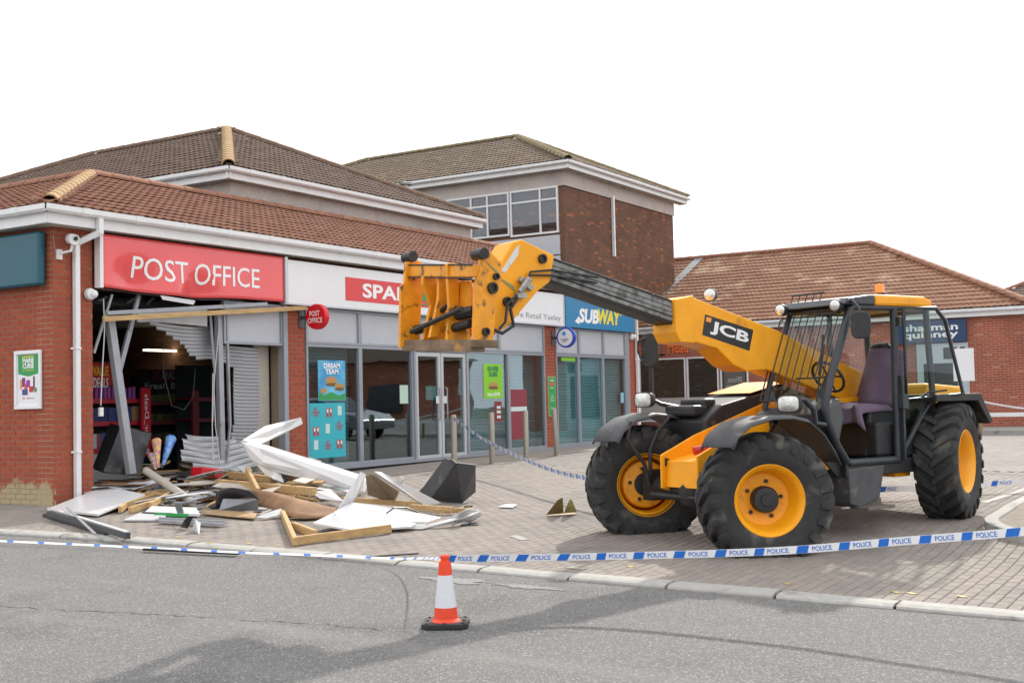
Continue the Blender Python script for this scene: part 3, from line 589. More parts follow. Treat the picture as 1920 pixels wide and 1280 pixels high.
# shop window and door at the left, under the projecting letters
def rwin(y0,y1,z0,z1,name='window'):
    mb=MB(); x=XR-.02; t=.05
    mb.box((x,(y0+y1)/2,z1-t/2),(.07,y1-y0,t)).box((x,(y0+y1)/2,z0+t/2),(.07,y1-y0,t)).box((x,y0+t/2,(z0+z1)/2),(.07,t,z1-z0-2*t)).box((x,y1-t/2,(z0+z1)/2),(.07,t,z1-z0-2*t)); w=mb.build(name,M_wfr,rs)
    MB().box((x+.015,(y0+y1)/2,(z0+z1)/2),(.01,y1-y0-.08,z1-z0-.08)).build('pane',M_glass,w); return w
for a,b in ((16.66,18.4),(15.48,16.62)):
    w=rwin(a,b,.35,2.5); MB().box((XR-.028,(a+b)/2,.78),(.004,b-a-.1,.75)).build('frosted_film',mat('frosted_film',(.45,.42,.42),.6),w)
    MB().box((XR+.06,(a+b)/2,1.8),(.03,b-a-.1,1.3)).build('window_graphic',mat('brown_window_graphic',(.17,.045,.03),.6,var=.5,scale=1.3,col2=(.06,.03,.03)),w)
d=rwin(14.45,15.42,.05,2.45,'door'); MB().box((XR-.0265,14.93,1.45),(.004,.75,1.3)).build('window_lettering_panel',mat('dark_door_film',(.12,.115,.10),.5),d)
mb=MB(); text_on(mb,'Off licence,\nCash machine\nConfectionery\n& more',lambda a,b:(XR-.030,15.25-.65*(1-a),.95+.85*b)); mb.build('lettering',mat('dim_white_print',(.48,.47,.44),.6),d,smooth='keep')
MB().box((XR-.03,14.9,2.62),(.05,1.0,.26)).build('door_header',mat('red_header_board',(.45,.05,.05),.5),rs)
# estate agent's doorway
MB().box((XR-.02,8.3,1.3),(.04,1.5,2.6)).build('doorway_frame',mat('pale_blue_grey_frame',(.42,.46,.50),.5),rs)
MB().box((XR-.045,7.95,2.3),(.02,.62,.34)).box((XR-.045,8.3,1.25),(.02,1.1,1.5)).build('doorway_glass',mat('dark_doorway_glass',(.03,.035,.04),.15),rs)
# letters fixed on the brick of the takeaway
M_orange=mat('orange_letters',(.95,.17,.03),.5); M_black=mat('black_plastic',(.018,.018,.02),.45)
hs_=thing('takeaway_sign','orange raised letters above a window on the far red brick wall','sign',(XR,17.4,2.6))
def raised_text(name,body,y0,y1,z0,z1,x,mt,parent,depth=.03,bold=.01):
    mb=MB(); vs,fs,_=textvf(body,bold); k=len(vs); f=lambda a,b,t:(x-t,y0+(y1-y0)*a,z0+(z1-z0)*b)
    mb.add([f(a,b,depth) for a,b in vs],fs); return mb.build(name,mt,parent,smooth='keep')
raised_text('lettering','Head',17.30,16.55,2.66,3.12,XR,M_orange,hs_); raised_text('lettering','e',18.55,18.3,2.66,2.98,XR,M_orange,hs_); raised_text('lettering','t',18.25,18.12,2.66,3.05,XR,M_orange,hs_)
MB().box((XR-.03,17.62,2.63),(.03,.42,.05)).box((XR-.03,16.15,3.0),(.03,.35,.2)).build('bracket',M_black,hs_)
es=thing('estate_agent_sign','navy blue sign with two lines of white letters on far brick wall','sign',(XR,8.3,2.63))
MB().box((XR-.05,8.6,2.97),(.1,2.06,.68)).build('board',mat('navy_sign_board',(.012,.045,.13),.4),es,bevel=.006)
mb=MB()
for body,z0,z1 in (('sharman',2.99,3.2),('quinney',2.72,2.97)): text_on(mb,body,lambda a,b:(XR-.104,9.4-1.6*a,z0+(z1-z0)*b),.025)
mb.build('lettering',mat('white_letters',(.80,.80,.80),.5),es,smooth='keep')
MB().box((XR-.06,8.3,3.42),(.12,1.3,.06)).build('lamp_bar',mat('blue_lamp_bar',(.05,.12,.32),.4),es)
# --- farther roofs
fb=thing('distant_house','far building whose grey brown tiled roof shows past the right shops','building',(66,8,0))
MB().box((66,5,2.2),(8,18,4.4)).build('wall',M_bk_red,fb)
rb=hip_base('roof',fb,61,71,-6,14.5,4.4,25)
rb.data.materials[0]=M_tile_dk
hip_roof(rb,61,71,-6,14.5,4.42,25,M_tile_dk,(40,0))
# houses across the car park and parked cars, seen in the window reflections
ob=thing('facing_building','long brick building across the car park mirrored in the shop windows','building',(78,-34,0))
MB().box((78,-36,2.2),(9,20,4.4)).build('wall',M_bk_red,ob)
MB().add([(73,-46.5,4.4),(83,-46.5,4.4),(83,-25.5,4.4),(73,-25.5,4.4),(78,-42,6.6),(78,-30,6.6)],[(0,3,5,4),(1,4,5,2),(0,4,1),(2,5,3)]).build('roof',M_tile_dk,ob,smooth='keep')
for y in (-43,-38,-33,-28): MB().box((73.45,y,1.6),(.1,3.2,2.0)).build('window',mat('dark_window',(.02,.025,.03),.1),ob)
def parked_car(label,x,y,rz,paint):
    t=thing('parked_car',label,'car',(x,y,gz(x,y)),rz,'cars parked on the far side'); z=gz(x,y); Mx=Matrix.Translation((x,y,z))@Matrix.Rotation(rz,4,'Z'); fr=lambda a,b,q:Mx@Vector((a,q,b))
    MB().prism([(-2.1,.35),(-2.15,.6),(-2.05,.85),(-1.1,.93),(1.0,.98),(1.9,.86),(2.15,.65),(2.12,.35)],-.88,.88,fr).build('body',paint,t,bevel=.06)
    MB().prism([(-1.75,.90),(-1.2,1.38),(-.5,1.46),(.35,1.42),(1.15,.95)],-.74,.74,fr).build('cabin',paint,t,bevel=.05)
    for sgn in (-1,1): MB().prism([(-1.5,.96),(-1.1,1.32),(-.45,1.39),(.28,1.35),(.92,.97)],sgn*.742,sgn*.75,fr).build('side_glass',mat('car_glass',(.02,.025,.03),.05),t)
    MB().add([Mx@Vector(q) for q in ((1.13,-.68,.99),(1.13,.68,.99),(.42,.64,1.40),(.42,-.64,1.40))],[(0,1,2,3)]).build('windscreen',mat('car_glass',(.02,.025,.03),.05),t,smooth='keep')
    for a in (-1.3,1.35):
        for q in (-.80,.80):
            w=MB().lathe([(.20,-.09),(.30,-.10),(.33,-.06),(.33,.06),(.30,.10),(.20,.09)],24,Mx@Matrix.Translation((a,q,.33))@Matrix.Rotation(R(90),4,'X')).build('wheel',mat('car_tyre',(.02,.02,.02),.8),t,smooth=True); MB().lathe([(0,-.07),(.2,-.07),(.2,.07),(0,.07)],16,Mx@Matrix.Translation((a,q,.33))@Matrix.Rotation(R(90),4,'X')).build('rim',mat('alloy',(.45,.46,.47),.35,metal=.6),w)
parked_car('dark blue hatchback parked past the right edge of the shops',29.0,1.2,R(95),mat('dark_blue_paint',(.015,.025,.05),.25,coat=.8)); parked_car('silver hatchback parked beside the dark blue one',32.2,1.6,R(92),mat('silver_paint',(.38,.39,.41),.3,metal=.5,coat=.6))

# ---------------------------------------------------------------- signs and small things on the shopfront
M_red=mat('red_sign_face',(.80,.085,.09),.22,var=.04,scale=2,coat=.5); M_white=mat('white_sign_face',(.78,.78,.80),.4,var=.03,scale=2); M_wlet=mat('white_lettering',(.85,.85,.85),.45)
M_bluesub=mat('blue_sign_face',(.0,.19,.40),.35); M_ylet=mat('yellow_lettering',(.85,.66,.01),.4); M_gr=mat('green_print',(.02,.30,.08),.5); M_sil=mat('silver_trim',(.50,.52,.55),.35,metal=.5)
YS=14.26
# crumpled post office sign: dented face, its lower edge pushed down
def dent(x,z):
    y=YS+.085*math.exp(-((x-12.55)/.42)**2-((z-3.05)/.30)**2)+.11*math.exp(-((x-13.75)/.30)**2-((z-2.98)/.22)**2)-.08*math.exp(-((x-13.25)/.22)**2-((z-3.0)/.3)**2)+.02*math.sin(7*x+3*z)*math.exp(-((x-13)/1.2)**2-((z-2.9)/.35)**2)
    return y
def sagz(x,z):
    t=(3.71-z)/.76; return z-t*(.0+.05*math.exp(-((x-13.4)/.9)**2))+(-.01 if t>.5 else 0)
po=thing('red_fascia_sign','dented red fascia sign with large white capital letters above the smashed bay','sign',(13.8,YS,2.9))
mb=MB(); mb.grid(lambda a,b:(11.86+3.84*a,dent(11.86+3.84*a,2.95+.76*b),sagz(11.86+3.84*a,2.95+.76*b)),70,16); f=mb.build('sign_face',M_red,po,smooth=True,solid=.006)
mb=MB(); text_on(mb,'POST OFFICE',lambda a,b:(12.44+2.66*a,dent(12.44+2.66*a,3.14+.31*b)-.009,sagz(12.44+2.66*a,3.14+.31*b)),.005)
mb.build('lettering',M_wlet,po,smooth='keep')
MB().box((11.83,YS+.03,3.32),(.06,.12,.79)).build('end_cap',M_white,po); MB().box((15.74,YS+.03,3.32),(.07,.12,.79)).build('end_cap',M_sil,po)
mb=MB(); mb.grid(lambda a,b:(11.86+2.9*a,dent(11.86+2.9*a,2.95)+.02+.10*b,sagz(11.86+2.9*a,2.95)-.028+.02*b),40,1); mb.build('lower_return',M_white,po,smooth='keep')
mb=MB(); mb.sheet([(12.92,YS-.03,2.88),(13.62,YS-.04,2.84),(13.60,YS-.02,2.775),(12.98,YS-.01,2.82)],.004); mb.build('bent_lip',M_white,po)
# shop fascia in white with red logo panel
sp=thing('white_fascia_sign','long white fascia sign with red logo panel and small grey lettering','sign',(20.6,YS,2.93))
for a,b in ((15.79,17.6),(17.6,20.6),(20.6,23.6),(23.6,25.47)): MB().box(((a+b)/2,YS+.04,3.305),(b-a-.004,.08,.745)).build('sign_panel',M_white,sp)
MB().box((18.72,YS-.003,3.28),(2.76,.006,.43)).build('logo_panel',mat('red_logo_panel',(.68,.05,.055),.4),sp)
facade_text('lettering','SPAR',17.83,19.28,3.145,3.415,YS-.009,M_wlet,sp,.03)
mb=MB(); mb.lathe([(.185,-.003),(.185,.003),(.155,.003),(.155,-.003)],32,Matrix.Translation((19.78,YS-.010,3.28))@Matrix.Rotation(R(90),4,'X'),close=True).add([(19.70,YS-.0115,3.20),(19.86,YS-.0115,3.20),(19.78,YS-.0115,3.42)],[(0,1,2)]); mb.build('logo_ring',M_gr,sp)
facade_text('lettering','A F Blakemore Retail Yaxley',21.72,25.33,3.00,3.17,YS-.003,mat('grey_lettering',(.22,.225,.24),.5),sp)
MB().box((25.50,YS+.04,3.305),(.05,.09,.77)).build('end_trim',M_sil,sp); MB().box((20.6,YS+.05,2.918),(9.8,.10,.025)).build('lower_trim',M_sil,sp)
sb=thing('sandwich_shop_sign','blue fascia sign with slanted white and yellow letters','sign',(27.4,YS,2.92))
MB().box((27.44,YS+.04,3.28),(3.72,.08,.74)).build('sign_panel',M_bluesub,sb)
facade_text('lettering','SUB',26.22,27.28,3.04,3.40,YS-.003,M_wlet,sb,.045,.18); facade_text('lettering','WAY',27.22,28.5,3.05,3.43,YS-.004,M_ylet,sb,.045,.18)
MB().add([(26.02,YS-.003,3.05),(26.26,YS-.003,3.0),(26.22,YS-.003,3.2)],[(0,1,2)]).build('arrow',M_wlet,sb,smooth='keep'); MB().add([(28.5,YS-.004,3.46),(28.74,YS-.004,3.42),(28.48,YS-.004,3.30)],[(0,1,2)]).build('arrow',M_ylet,sb,smooth='keep')
# teal sign on the side wall
tl=thing('teal_wall_sign','blank dark teal sign box on the shaded side wall','sign',(11.05,15.3,2.92))
MB().box((11.03,16.6,3.305),(.12,4.2,.76)).build('sign_box',mat('teal_sign_face',(.0,.085,.125),.35,var=.08,scale=2),tl,bevel=.035)
# framed poster on the side wall
ps=thing('framed_poster','white framed charity poster with green heading on the side wall','poster',(11.1,14.92,1.2))
fr=MB(); y0,y1,z0,z1=14.63,15.22,1.20,2.03
fr.box((11.105,(y0+y1)/2,z1-.025),(.03,y1-y0,.05)).box((11.105,(y0+y1)/2,z0+.025),(.03,y1-y0,.05)).box((11.105,y0+.025,(z0+z1)/2),(.03,.05,z1-z0-.1)).box((11.105,y1-.025,(z0+z1)/2),(.03,.05,z1-z0-.1)); fr.build('frame',M_white,ps,bevel=.004)
MB().box((11.118,14.925,1.615),(.01,.5,.74)).build('backing',M_white,ps)
xp=11.1115
MB().add([(xp,15.15,1.97),(xp,14.70,1.97),(xp,14.70,1.70),(xp,14.925,1.66),(xp,15.15,1.70)],[(0,1,2,3,4)]).build('heading_panel',M_gr,ps,smooth='keep')
def side_text(mb,body,ya,yb,za,zb,x,b=.02): return text_on(mb,body,lambda a,c:(x,ya+(yb-ya)*a,za+(zb-za)*c),b)
mb=MB(); side_text(mb,'MARIE\nCURIE',15.05,14.80,1.775,1.92,xp-.002,.04); mb.build('lettering',M_wlet,ps,smooth='keep')
mb=MB(); side_text(mb,'The Great Daffodil Appeal',15.05,14.80,1.735,1.757,xp-.002,.03).add([(xp-.002,15.06,1.93),(xp-.002,14.80,1.935),(xp-.002,14.80,1.95),(xp-.002,15.06,1.945)],[(0,1,2,3)]); mb.build('yellow_lettering',M_ylet,ps,smooth='keep')
rn=random.Random(5)
for k,(c,yy,zz,w,h) in enumerate((((.22,.02,.20),15.03,1.58,.07,.13),((.55,.08,.02),14.98,1.50,.06,.12),((.30,.03,.30),14.93,1.56,.08,.10),((.55,.02,.03),14.86,1.48,.09,.08),((.06,.06,.25),15.0,1.44,.12,.08),((.05,.05,.06),14.80,1.57,.03,.18),((.75,.35,.02),15.09,1.55,.03,.14),((.05,.25,.08),14.77,1.47,.05,.06))):
    MB().box((xp-.001-.0004*k,yy,zz),(.001,w,h)).build('product_print',mat('print_%d'%k,c,.5),ps)
mb=MB(); side_text(mb,'SPAR    Marie Curie',15.06,14.80,1.345,1.365,xp-.002); mb.build('small_lettering',mat('red_print',(.55,.05,.05),.5),ps,smooth='keep')
# round projecting signs
def round_sign(name,label,x,z,rad,rimmt,facemt,y=13.95):
    t=thing(name,label,'sign',(x,14.4,z)); Mx=Matrix.Translation((x,y,z))@Matrix.Rotation(R(-90),4,'Y')
    MB().lathe([(rad,-.06),(rad+.008,-.04),(rad+.008,.04),(rad,.06),(rad*.86,.062),(rad*.86,-.062)],40,Mx,close=True).build('rim',rimmt,t,smooth=True)
    MB().lathe([(0,-.052),(rad*.87,-.052),(rad*.87,.052),(0,.052)],40,Mx).build('face',facemt,t)
    MB().box((x,14.3,z),(.05,.26,.06)).box((x,14.388,z),(.14,.02,.34)).build('bracket',mat('grey_bracket',(.10,.10,.11),.5,metal=.5),t); return t
t=round_sign('red_roundel','round red projecting sign with white letters on the nearer brick pier',16.28,2.70,.215,mat('bright_red',(.62,.0,.01),.35),mat('bright_red',(.62,.0,.01),.35),y=14.02)
def round_text(t,body,x,y0,y1,z0,z1,mt,b=.01):
    mb=MB(); text_on(mb,body,lambda a,c:(x,y0+(y1-y0)*a,z0+(z1-z0)*c),b); mb.build('lettering',mt,t,smooth='keep')
round_text(t,'POST',16.28-.064,14.15,13.92,2.71,2.80,M_wlet); round_text(t,'OFFICE',16.28-.064,14.19,13.86,2.59,2.68,M_wlet)
t=round_sign('blue_rimmed_roundel','round white projecting sign with blue rim on the farther brick pier',25.15,2.63,.235,mat('royal_blue',(.01,.05,.42),.35),M_white,y=14.02)
MB().add([(25.084,14.11,2.72),(25.084,14.05,2.78),(25.084,13.99,2.72),(25.084,14.05,2.66)],[(0,1,2,3)]).build('emblem',mat('sky_blue_print',(.02,.30,.65),.5),t,smooth='keep'); round_text(t,'THE NATIONAL\nLOTTERY',25.084,14.14,13.93,2.52,2.60,mat('navy_print',(.02,.03,.12),.5))
# green notice board on the pier
nb=thing('green_notice_board','narrow green opening hours board on brick pier','notice board',(25.02,14.38,.8))
MB().box((25.02,14.383,1.25),(.36,.03,.94)).build('frame',mat('brass_trim',(.45,.36,.12),.5),nb); MB().box((25.02,14.367,1.25),(.32,.004,.90)).build('board',M_gr,nb)
for body,z0,z1,m_ in (('Hello',1.60,1.66,M_wlet),('Yaxley',1.42,1.48,M_wlet),('Open\n7am - 10pm\nEvery day',1.12,1.30,M_wlet),('Customer\nservices',.93,1.0,M_wlet)): facade_text('lettering',body,24.93,25.10,z0,z1,14.364,m_,nb)
MB().box((25.0,14.3635,1.54),(.2,.002,.06)).build('red_strip',M_red,nb)
# posters inside the glass
def poster(name,label,x0,x1,z0,z1,mt,y=14.428):
    t=thing(name,label,'poster',((x0+x1)/2,y,z0)); MB().box(((x0+x1)/2,y,(z0+z1)/2),(x1-x0,.003,z1-z0)).build('sheet',mt,t); return t
def emis(n,c): return mat(n,c,.6)
M_cyan=emis('cyan_poster',(.03,.42,.50))
t=poster('sandwich_poster','sky blue poster with sandwiches and green foot behind the window',16.74,17.50,1.24,1.97,mat('sky_poster',(.02,.25,.55),.5,var=.5,scale=2,col2=(.16,.52,.70)))
yq=14.424; facade_text('lettering','DREAM\nTEAM',16.90,17.35,1.72,1.92,yq,M_wlet,t,.03)
MB().add([(16.75,yq,1.25),(17.49,yq,1.25),(17.49,yq,1.38),(17.3,yq,1.33),(17.1,yq,1.40),(16.9,yq,1.34),(16.75,yq,1.40)],[(0,1,2,3,4,5,6)]).build('green_print',M_gr,t,smooth='keep')
def blob(t,name,x,z,rx,rz,mt,y,seed=0):
    r=random.Random(seed); n=18; MB().add([(x+rx*math.cos(2*math.pi*k/n)*r.uniform(.85,1.1),y,z+rz*math.sin(2*math.pi*k/n)*r.uniform(.85,1.1)) for k in range(n)],[tuple(range(n))]).build(name,mt,t,smooth='keep')
M_bun=emis('bread_print',(.45,.25,.08)); M_fill=emis('filling_print',(.16,.09,.03))
for k,(x,z,rx,rz,m_) in enumerate(((17.10,1.60,.17,.08,M_bun),(17.12,1.53,.18,.035,M_fill),(17.33,1.50,.14,.06,M_bun),(17.33,1.45,.14,.03,M_fill),(16.88,1.42,.09,.05,M_bun))): blob(t,'sandwich_print',x,z,rx,rz,m_,yq-.0005*(k+1),k)
t=poster('offers_poster','turquoise poster with red rosettes behind the shop window',16.50,17.48,.22,1.20,M_cyan)
M_ros=emis('rosette_print',(.42,.04,.05)); M_pw=emis('pale_print',(.55,.68,.66))
for k,(x,z) in enumerate(((16.98,1.06),(17.07,1.06),(16.62,.73),(16.71,.73),(17.26,.48),(17.35,.48))):
    blob(t,'rosette_print',x,z,.05,.06,M_ros,yq-.0003*k,k); blob(t,'rosette_centre',x,z,.03,.04,M_pw,yq-.0030-.0003*k,k); MB().add([(x-.03,yq-.002,z-.05),(x+.03,yq-.002,z-.05),(x+.03,yq-.002,z-.12),(x,yq-.002,z-.10),(x-.03,yq-.002,z-.12)],[(0,1,2,3,4)]).build('ribbon_print',M_ros,t,smooth='keep')
for x,z in ((16.66,1.04),(17.30,.78),(16.98,.44)): facade_text('lettering','BEST\nCHANGED\nOFFER',x-.11,x+.11,z-.08,z+.08,yq,M_ros,t,.02)
for x,z in ((17.32,1.06),(16.98,.74),(16.66,.46)): MB().box((x,yq,z),(.11,.001,.17)).build('pale_print',M_pw,t)
M_lime=emis('lime_poster',(.22,.55,.02))
t=poster('saver_poster','lime green poster with a sandwich behind the shop window',22.16,22.93,1.23,1.98,M_lime); M_dg=emis('dark_green_print',(.0,.16,.08))
facade_text('lettering','SAVER\nSUBS',22.32,22.78,1.70,1.93,yq,M_dg,t,.04); facade_text('lettering','from £3.99',22.30,22.80,1.28,1.36,yq,M_wlet,t,.03); blob(t,'sandwich_print',22.55,1.52,.2,.07,M_bun,yq,3); blob(t,'sandwich_print',22.55,1.46,.2,.04,M_fill,yq-.001,4)
for nm,lab,x0,x1,z0,z1,m_ in (('red_poster','small dark red poster under the lime poster',22.58,22.86,.72,1.16,emis('dull_red_poster',(.22,.02,.025))),('tall_red_poster','tall faded red poster with pale stripe in shop window',23.2,23.95,.30,1.42,emis('faded_red_poster',(.24,.03,.045))),('paper_notice','white paper notice taped inside the door glass',20.02,20.36,1.22,1.50,emis('mint_paper',(.45,.60,.52))),('paper_notice','mint green leaflet taped beside the entrance door',19.15,19.42,1.16,1.52,emis('mint_paper',(.45,.60,.52))),('blue_notice','small pale blue notice at edge of the last window',28.72,28.9,1.05,1.32,emis('blue_paper',(.25,.45,.55))),('lime_strip','short lime green strip along top of a window',25.6,26.3,2.1,2.19,M_lime)):
    t=poster(nm,lab,x0,x1,z0,z1,m_)
    if nm=='tall_red_poster': MB().box((23.57,yq,.98),(.74,.001,.1)).build('pale_stripe',M_pw,t)
    if nm=='red_poster':
        for q in (.82,.93,1.03): MB().box((22.74,yq,q),(.16,.001,.06)).build('pale_label',M_pw,t)
for k,(x,z,r_) in enumerate(((17.70,1.62,.10),(17.80,1.30,.13),(17.68,.95,.17),(17.80,.62,.14),(17.70,.30,.15))):
    pass
# camera, lamps
cc=thing('security_camera','white bullet security camera on the corner brickwork','camera',(11.2,14.4,3.45))
MB().lathe([(0,-.16),(.06,-.16),(.075,-.13),(.075,.10),(.068,.115),(.055,.10),(0,.10)],24,Matrix.Translation((11.27,14.16,3.56))@Matrix.Rotation(R(-25),4,'Z')@Matrix.Rotation(R(100),4,'X')).build('housing',M_upvc,cc,smooth=True)
MB().lathe([(0,.0),(.03,.0),(.03,.004),(0,.005)],14,Matrix.Translation((11.235,14.05,3.555))@Matrix.Rotation(R(-25),4,'Z')@Matrix.Rotation(R(100),4,'X')).build('lens',M_black,cc,smooth=True)
MB().box((11.22,14.385,3.36),(.09,.03,.14)).tube([(11.24,14.37,3.38),(11.27,14.2,3.40),(11.28,14.17,3.49)],.02,8).build('bracket',M_upvc,cc,smooth=True)
MB().tube([(11.13,14.39,3.62),(11.14,14.388,3.5),(11.16,14.388,3.38),(11.2,14.388,3.36)],.005,6).build('cable',mat('grey_cable',(.3,.3,.3),.6),cc)
def bulkhead(label,x,z):
    t=thing('wall_lamp',label,'lamp',(x,14.4,z)); MB().lathe([(.05,0),(.085,.02),(.088,.06),(.075,.09),(.0,.12)],20,Matrix.Translation((x,14.4,z))@Matrix.Rotation(R(90),4,'X')).build('cover',M_upvc,t,smooth=True); MB().lathe([(.04,.06),(.055,.13),(.03,.16),(0,.165)],16,Matrix.Translation((x+.02,14.4,z))@Matrix.Rotation(R(90),4,'X')).build('nose',M_upvc,t,smooth=True)
bulkhead('round white alarm sounder on brick pier beside downpipe',11.72,2.83); bulkhead('round white lamp by the far downpipe of the parade',29.32,2.80)

# ---------------------------------------------------------------- yellow telescopic handler
M_yel=mat('machine_yellow',(.93,.385,.009),.42,var=.10,scale=5,dirt=(.42,.20,.03),dscale=3.5,dth=.62,spec=.35)
M_yelw=mat('scuffed_machine_yellow',(.86,.335,.009),.48,var=.18,scale=9,dirt=(.12,.055,.025),dscale=11,dth=.565,bump=.15,bscale=40)
M_rimy=mat('rim_yellow',(.95,.41,.009),.42,var=.08,scale=6,dirt=(.35,.18,.04),dscale=7,dth=.68)
M_blk=mat('satin_black_plastic',(.022,.023,.026),.5,var=.3,scale=6,dirt=(.075,.07,.065),dscale=5,dth=.62)
M_frame=mat('blue_black_cab_frame',(.028,.033,.043),.38,var=.2,scale=5,dirt=(.07,.07,.07),dscale=6,dth=.66)
M_guard=mat('grey_mudguard_plastic',(.075,.078,.085),.55,var=.25,scale=7,dirt=(.20,.19,.17),dscale=4,dth=.62)
M_tyre=mat('tyre_rubber',(.030,.030,.031),.78,var=.3,scale=9,bump=.25,bscale=90,dirt=(.10,.092,.08),dscale=4,dth=.55)
M_steel=mat('greased_boom_steel',(.10,.10,.10),.45,metal=.35,var=.6,scale=2.2,stretch=(1.2,20,20),dirt=(.30,.30,.29),dscale=1.6,dth=.52)
M_dkst=mat('dark_oily_steel',(.035,.032,.030),.5,metal=.4,var=.3,scale=9,dirt=(.13,.08,.05),dscale=8,dth=.62)
M_purp=mat('purple_seat_cloth',(.165,.115,.17),.95,var=.2,scale=5,bump=.3,bscale=120)
M_lens=mat('lamp_lens',(.75,.75,.72),.12,metal=.55,var=.25,scale=40,bump=.3,bscale=90)
M_amber=mat('amber_plastic',(.85,.28,.01),.3,coat=.5)
JZ=.42
LOCAL[0]=True
jc=thing('telehandler','yellow telescopic handler with black cab and raised boom on the forecourt','telehandler',(11.647,5.031,-JZ),math.atan2(.3961,-.9182))
UP=Matrix.Translation((0,0,JZ))
def P(mb,name,mt=None,parent=None,smooth=False,bevel=0,label=None):
    return mb.build(name,mt,parent or jc,smooth=smooth,bevel=bevel,label=label,M=UP if parent is None else None)
side=lambda a,b,t:(a,t,b)
# --- wheels: built once round the Y axis, copied four times
def tyre_mesh():
    mb=MB(); RY=Matrix.Rotation(R(90),4,'X')
    mb.lathe([(.325,-.17),(.35,-.195),(.45,-.222),(.53,-.215),(.575,-.195),(.594,-.15),(.602,0),(.594,.15),(.575,.195),(.53,.215),(.45,.222),(.35,.195),(.325,.17)],64,RY,close=True)
    N=21
    for k in range(N):
        for sgn in (-1,1):
            a0=2*math.pi*(k+(0 if sgn>0 else .5))/N; st=[]
            for t,(y,rb,rt) in enumerate(((-.015,.598,.646),(.08,.596,.646),(.16,.588,.640),(.21,.555,.612),(.232,.49,.545))):
                a=a0+[-.02,.10,.20,.255,.27][t]; hw=[.032,.036,.042,.046,.03][t]/.62
                st.append([(rb*math.cos(a-hw*1.25),sgn*y,rb*math.sin(a-hw*1.25)),(rt*math.cos(a-hw),sgn*y,rt*math.sin(a-hw)),(rt*math.cos(a+hw),sgn*y,rt*math.sin(a+hw)),(rb*math.cos(a+hw*1.25),sgn*y,rb*math.sin(a+hw*1.25))])
            vs=[p for q in st for p in q]; fs=[(i*4+j,i*4+j+1,i*4+j+5,i*4+j+4) for i in range(4) for j in range(3)]+[(0,1,2,3),(16,19,18,17)]
            mb.add(vs,fs)
    return mb
def rim_mesh():
    mb=MB(); RY=Matrix.Rotation(R(-90),4,'X')   # +Y is the outer face
    mb.lathe([(.326,-.165),(.338,-.19),(.345,-.185),(.333,-.155),(.30,-.13),(.288,-.05),(.288,.06),(.305,.10),(.31,.14),(.333,.16),(.347,.188),(.338,.195),(.318,.172),(.292,.145),(.287,.10),(.268,.055),(.262,.0),(.245,-.03),(.13,-.045),(.12,-.045)],48,RY,cap=False)
    for k in range(8):
        a=2*math.pi*k/8+.2; mb.lathe([(.0,-.055),(.02,-.055),(.02,-.03),(0,-.028)],8,Matrix.Translation((.20*math.cos(a),-.0,.20*math.sin(a)))@Matrix.Rotation(R(-90),4,'X'))
    return mb
def hub_mesh():
    mb=MB(); mb.lathe([(.128,-.05),(.128,.055),(.115,.075),(.06,.08),(.055,.095),(.0,.096)],28,Matrix.Rotation(R(-90),4,'X'))
    for k in range(5):
        a=2*math.pi*k/5+.5; mb.lathe([(0,-.06),(.022,-.06),(.02,-.018),(0,-.017)],6,Matrix.Translation((.175*math.cos(a),0,.175*math.sin(a)))@Matrix.Rotation(R(-90),4,'X'))
    return mb
proto=None
def wheel(u,v,z,steer,flip,first=None):
    global proto
    w=bpy.data.objects.new('wheel',None); w.empty_display_size=.2; w.location=(u,v,z+JZ); w.rotation_euler=(0,0,R(steer)+(math.pi if flip else 0)); link(w,jc)
    if proto is None:
        t=tyre_mesh().build('tyre',M_tyre,w,smooth=True); r_=rim_mesh().build('rim',M_rimy,w,smooth=True); h=hub_mesh().build('hub',M_blk,w,smooth=True); proto=(t,r_,h)
    else:
        for q in proto:
            c=q.copy(); link(c,w)
    w.rotation_euler[1]=0
    return w
wheel(0,.95,.155,-30,False); wheel(-.15,-.95,.215,-30,True); wheel(-2.9,.95,.385,20,False); wheel(-2.95,-.95,.36,20,True)
# --- axles and drive
P(MB().tube([(0,.72,.17),(0,.3,.2),(0,-.3,.2),(-.1,-.75,.22)],[.09,.12,.12,.09],12).lathe([(0,-.19),(.14,-.15),(.19,0),(.14,.15),(0,.19)],16,Matrix.Translation((.0,.0,.2))).box((0,.70,.18),(.22,.16,.3)).box((-.1,-.72,.22),(.22,.16,.32)).tube([(.12,.5,.12),(.14,-.5,.14)],.035,8),'front_axle',M_dkst,smooth=True)
P(MB().tube([(-2.9,.72,.38),(-2.9,.3,.4),(-2.9,-.3,.4),(-2.95,-.75,.36)],[.09,.12,.12,.09],12).lathe([(0,-.19),(.14,-.15),(.19,0),(.14,.15),(0,.19)],16,Matrix.Translation((-2.9,0,.4))),'rear_axle',M_dkst,smooth=True)
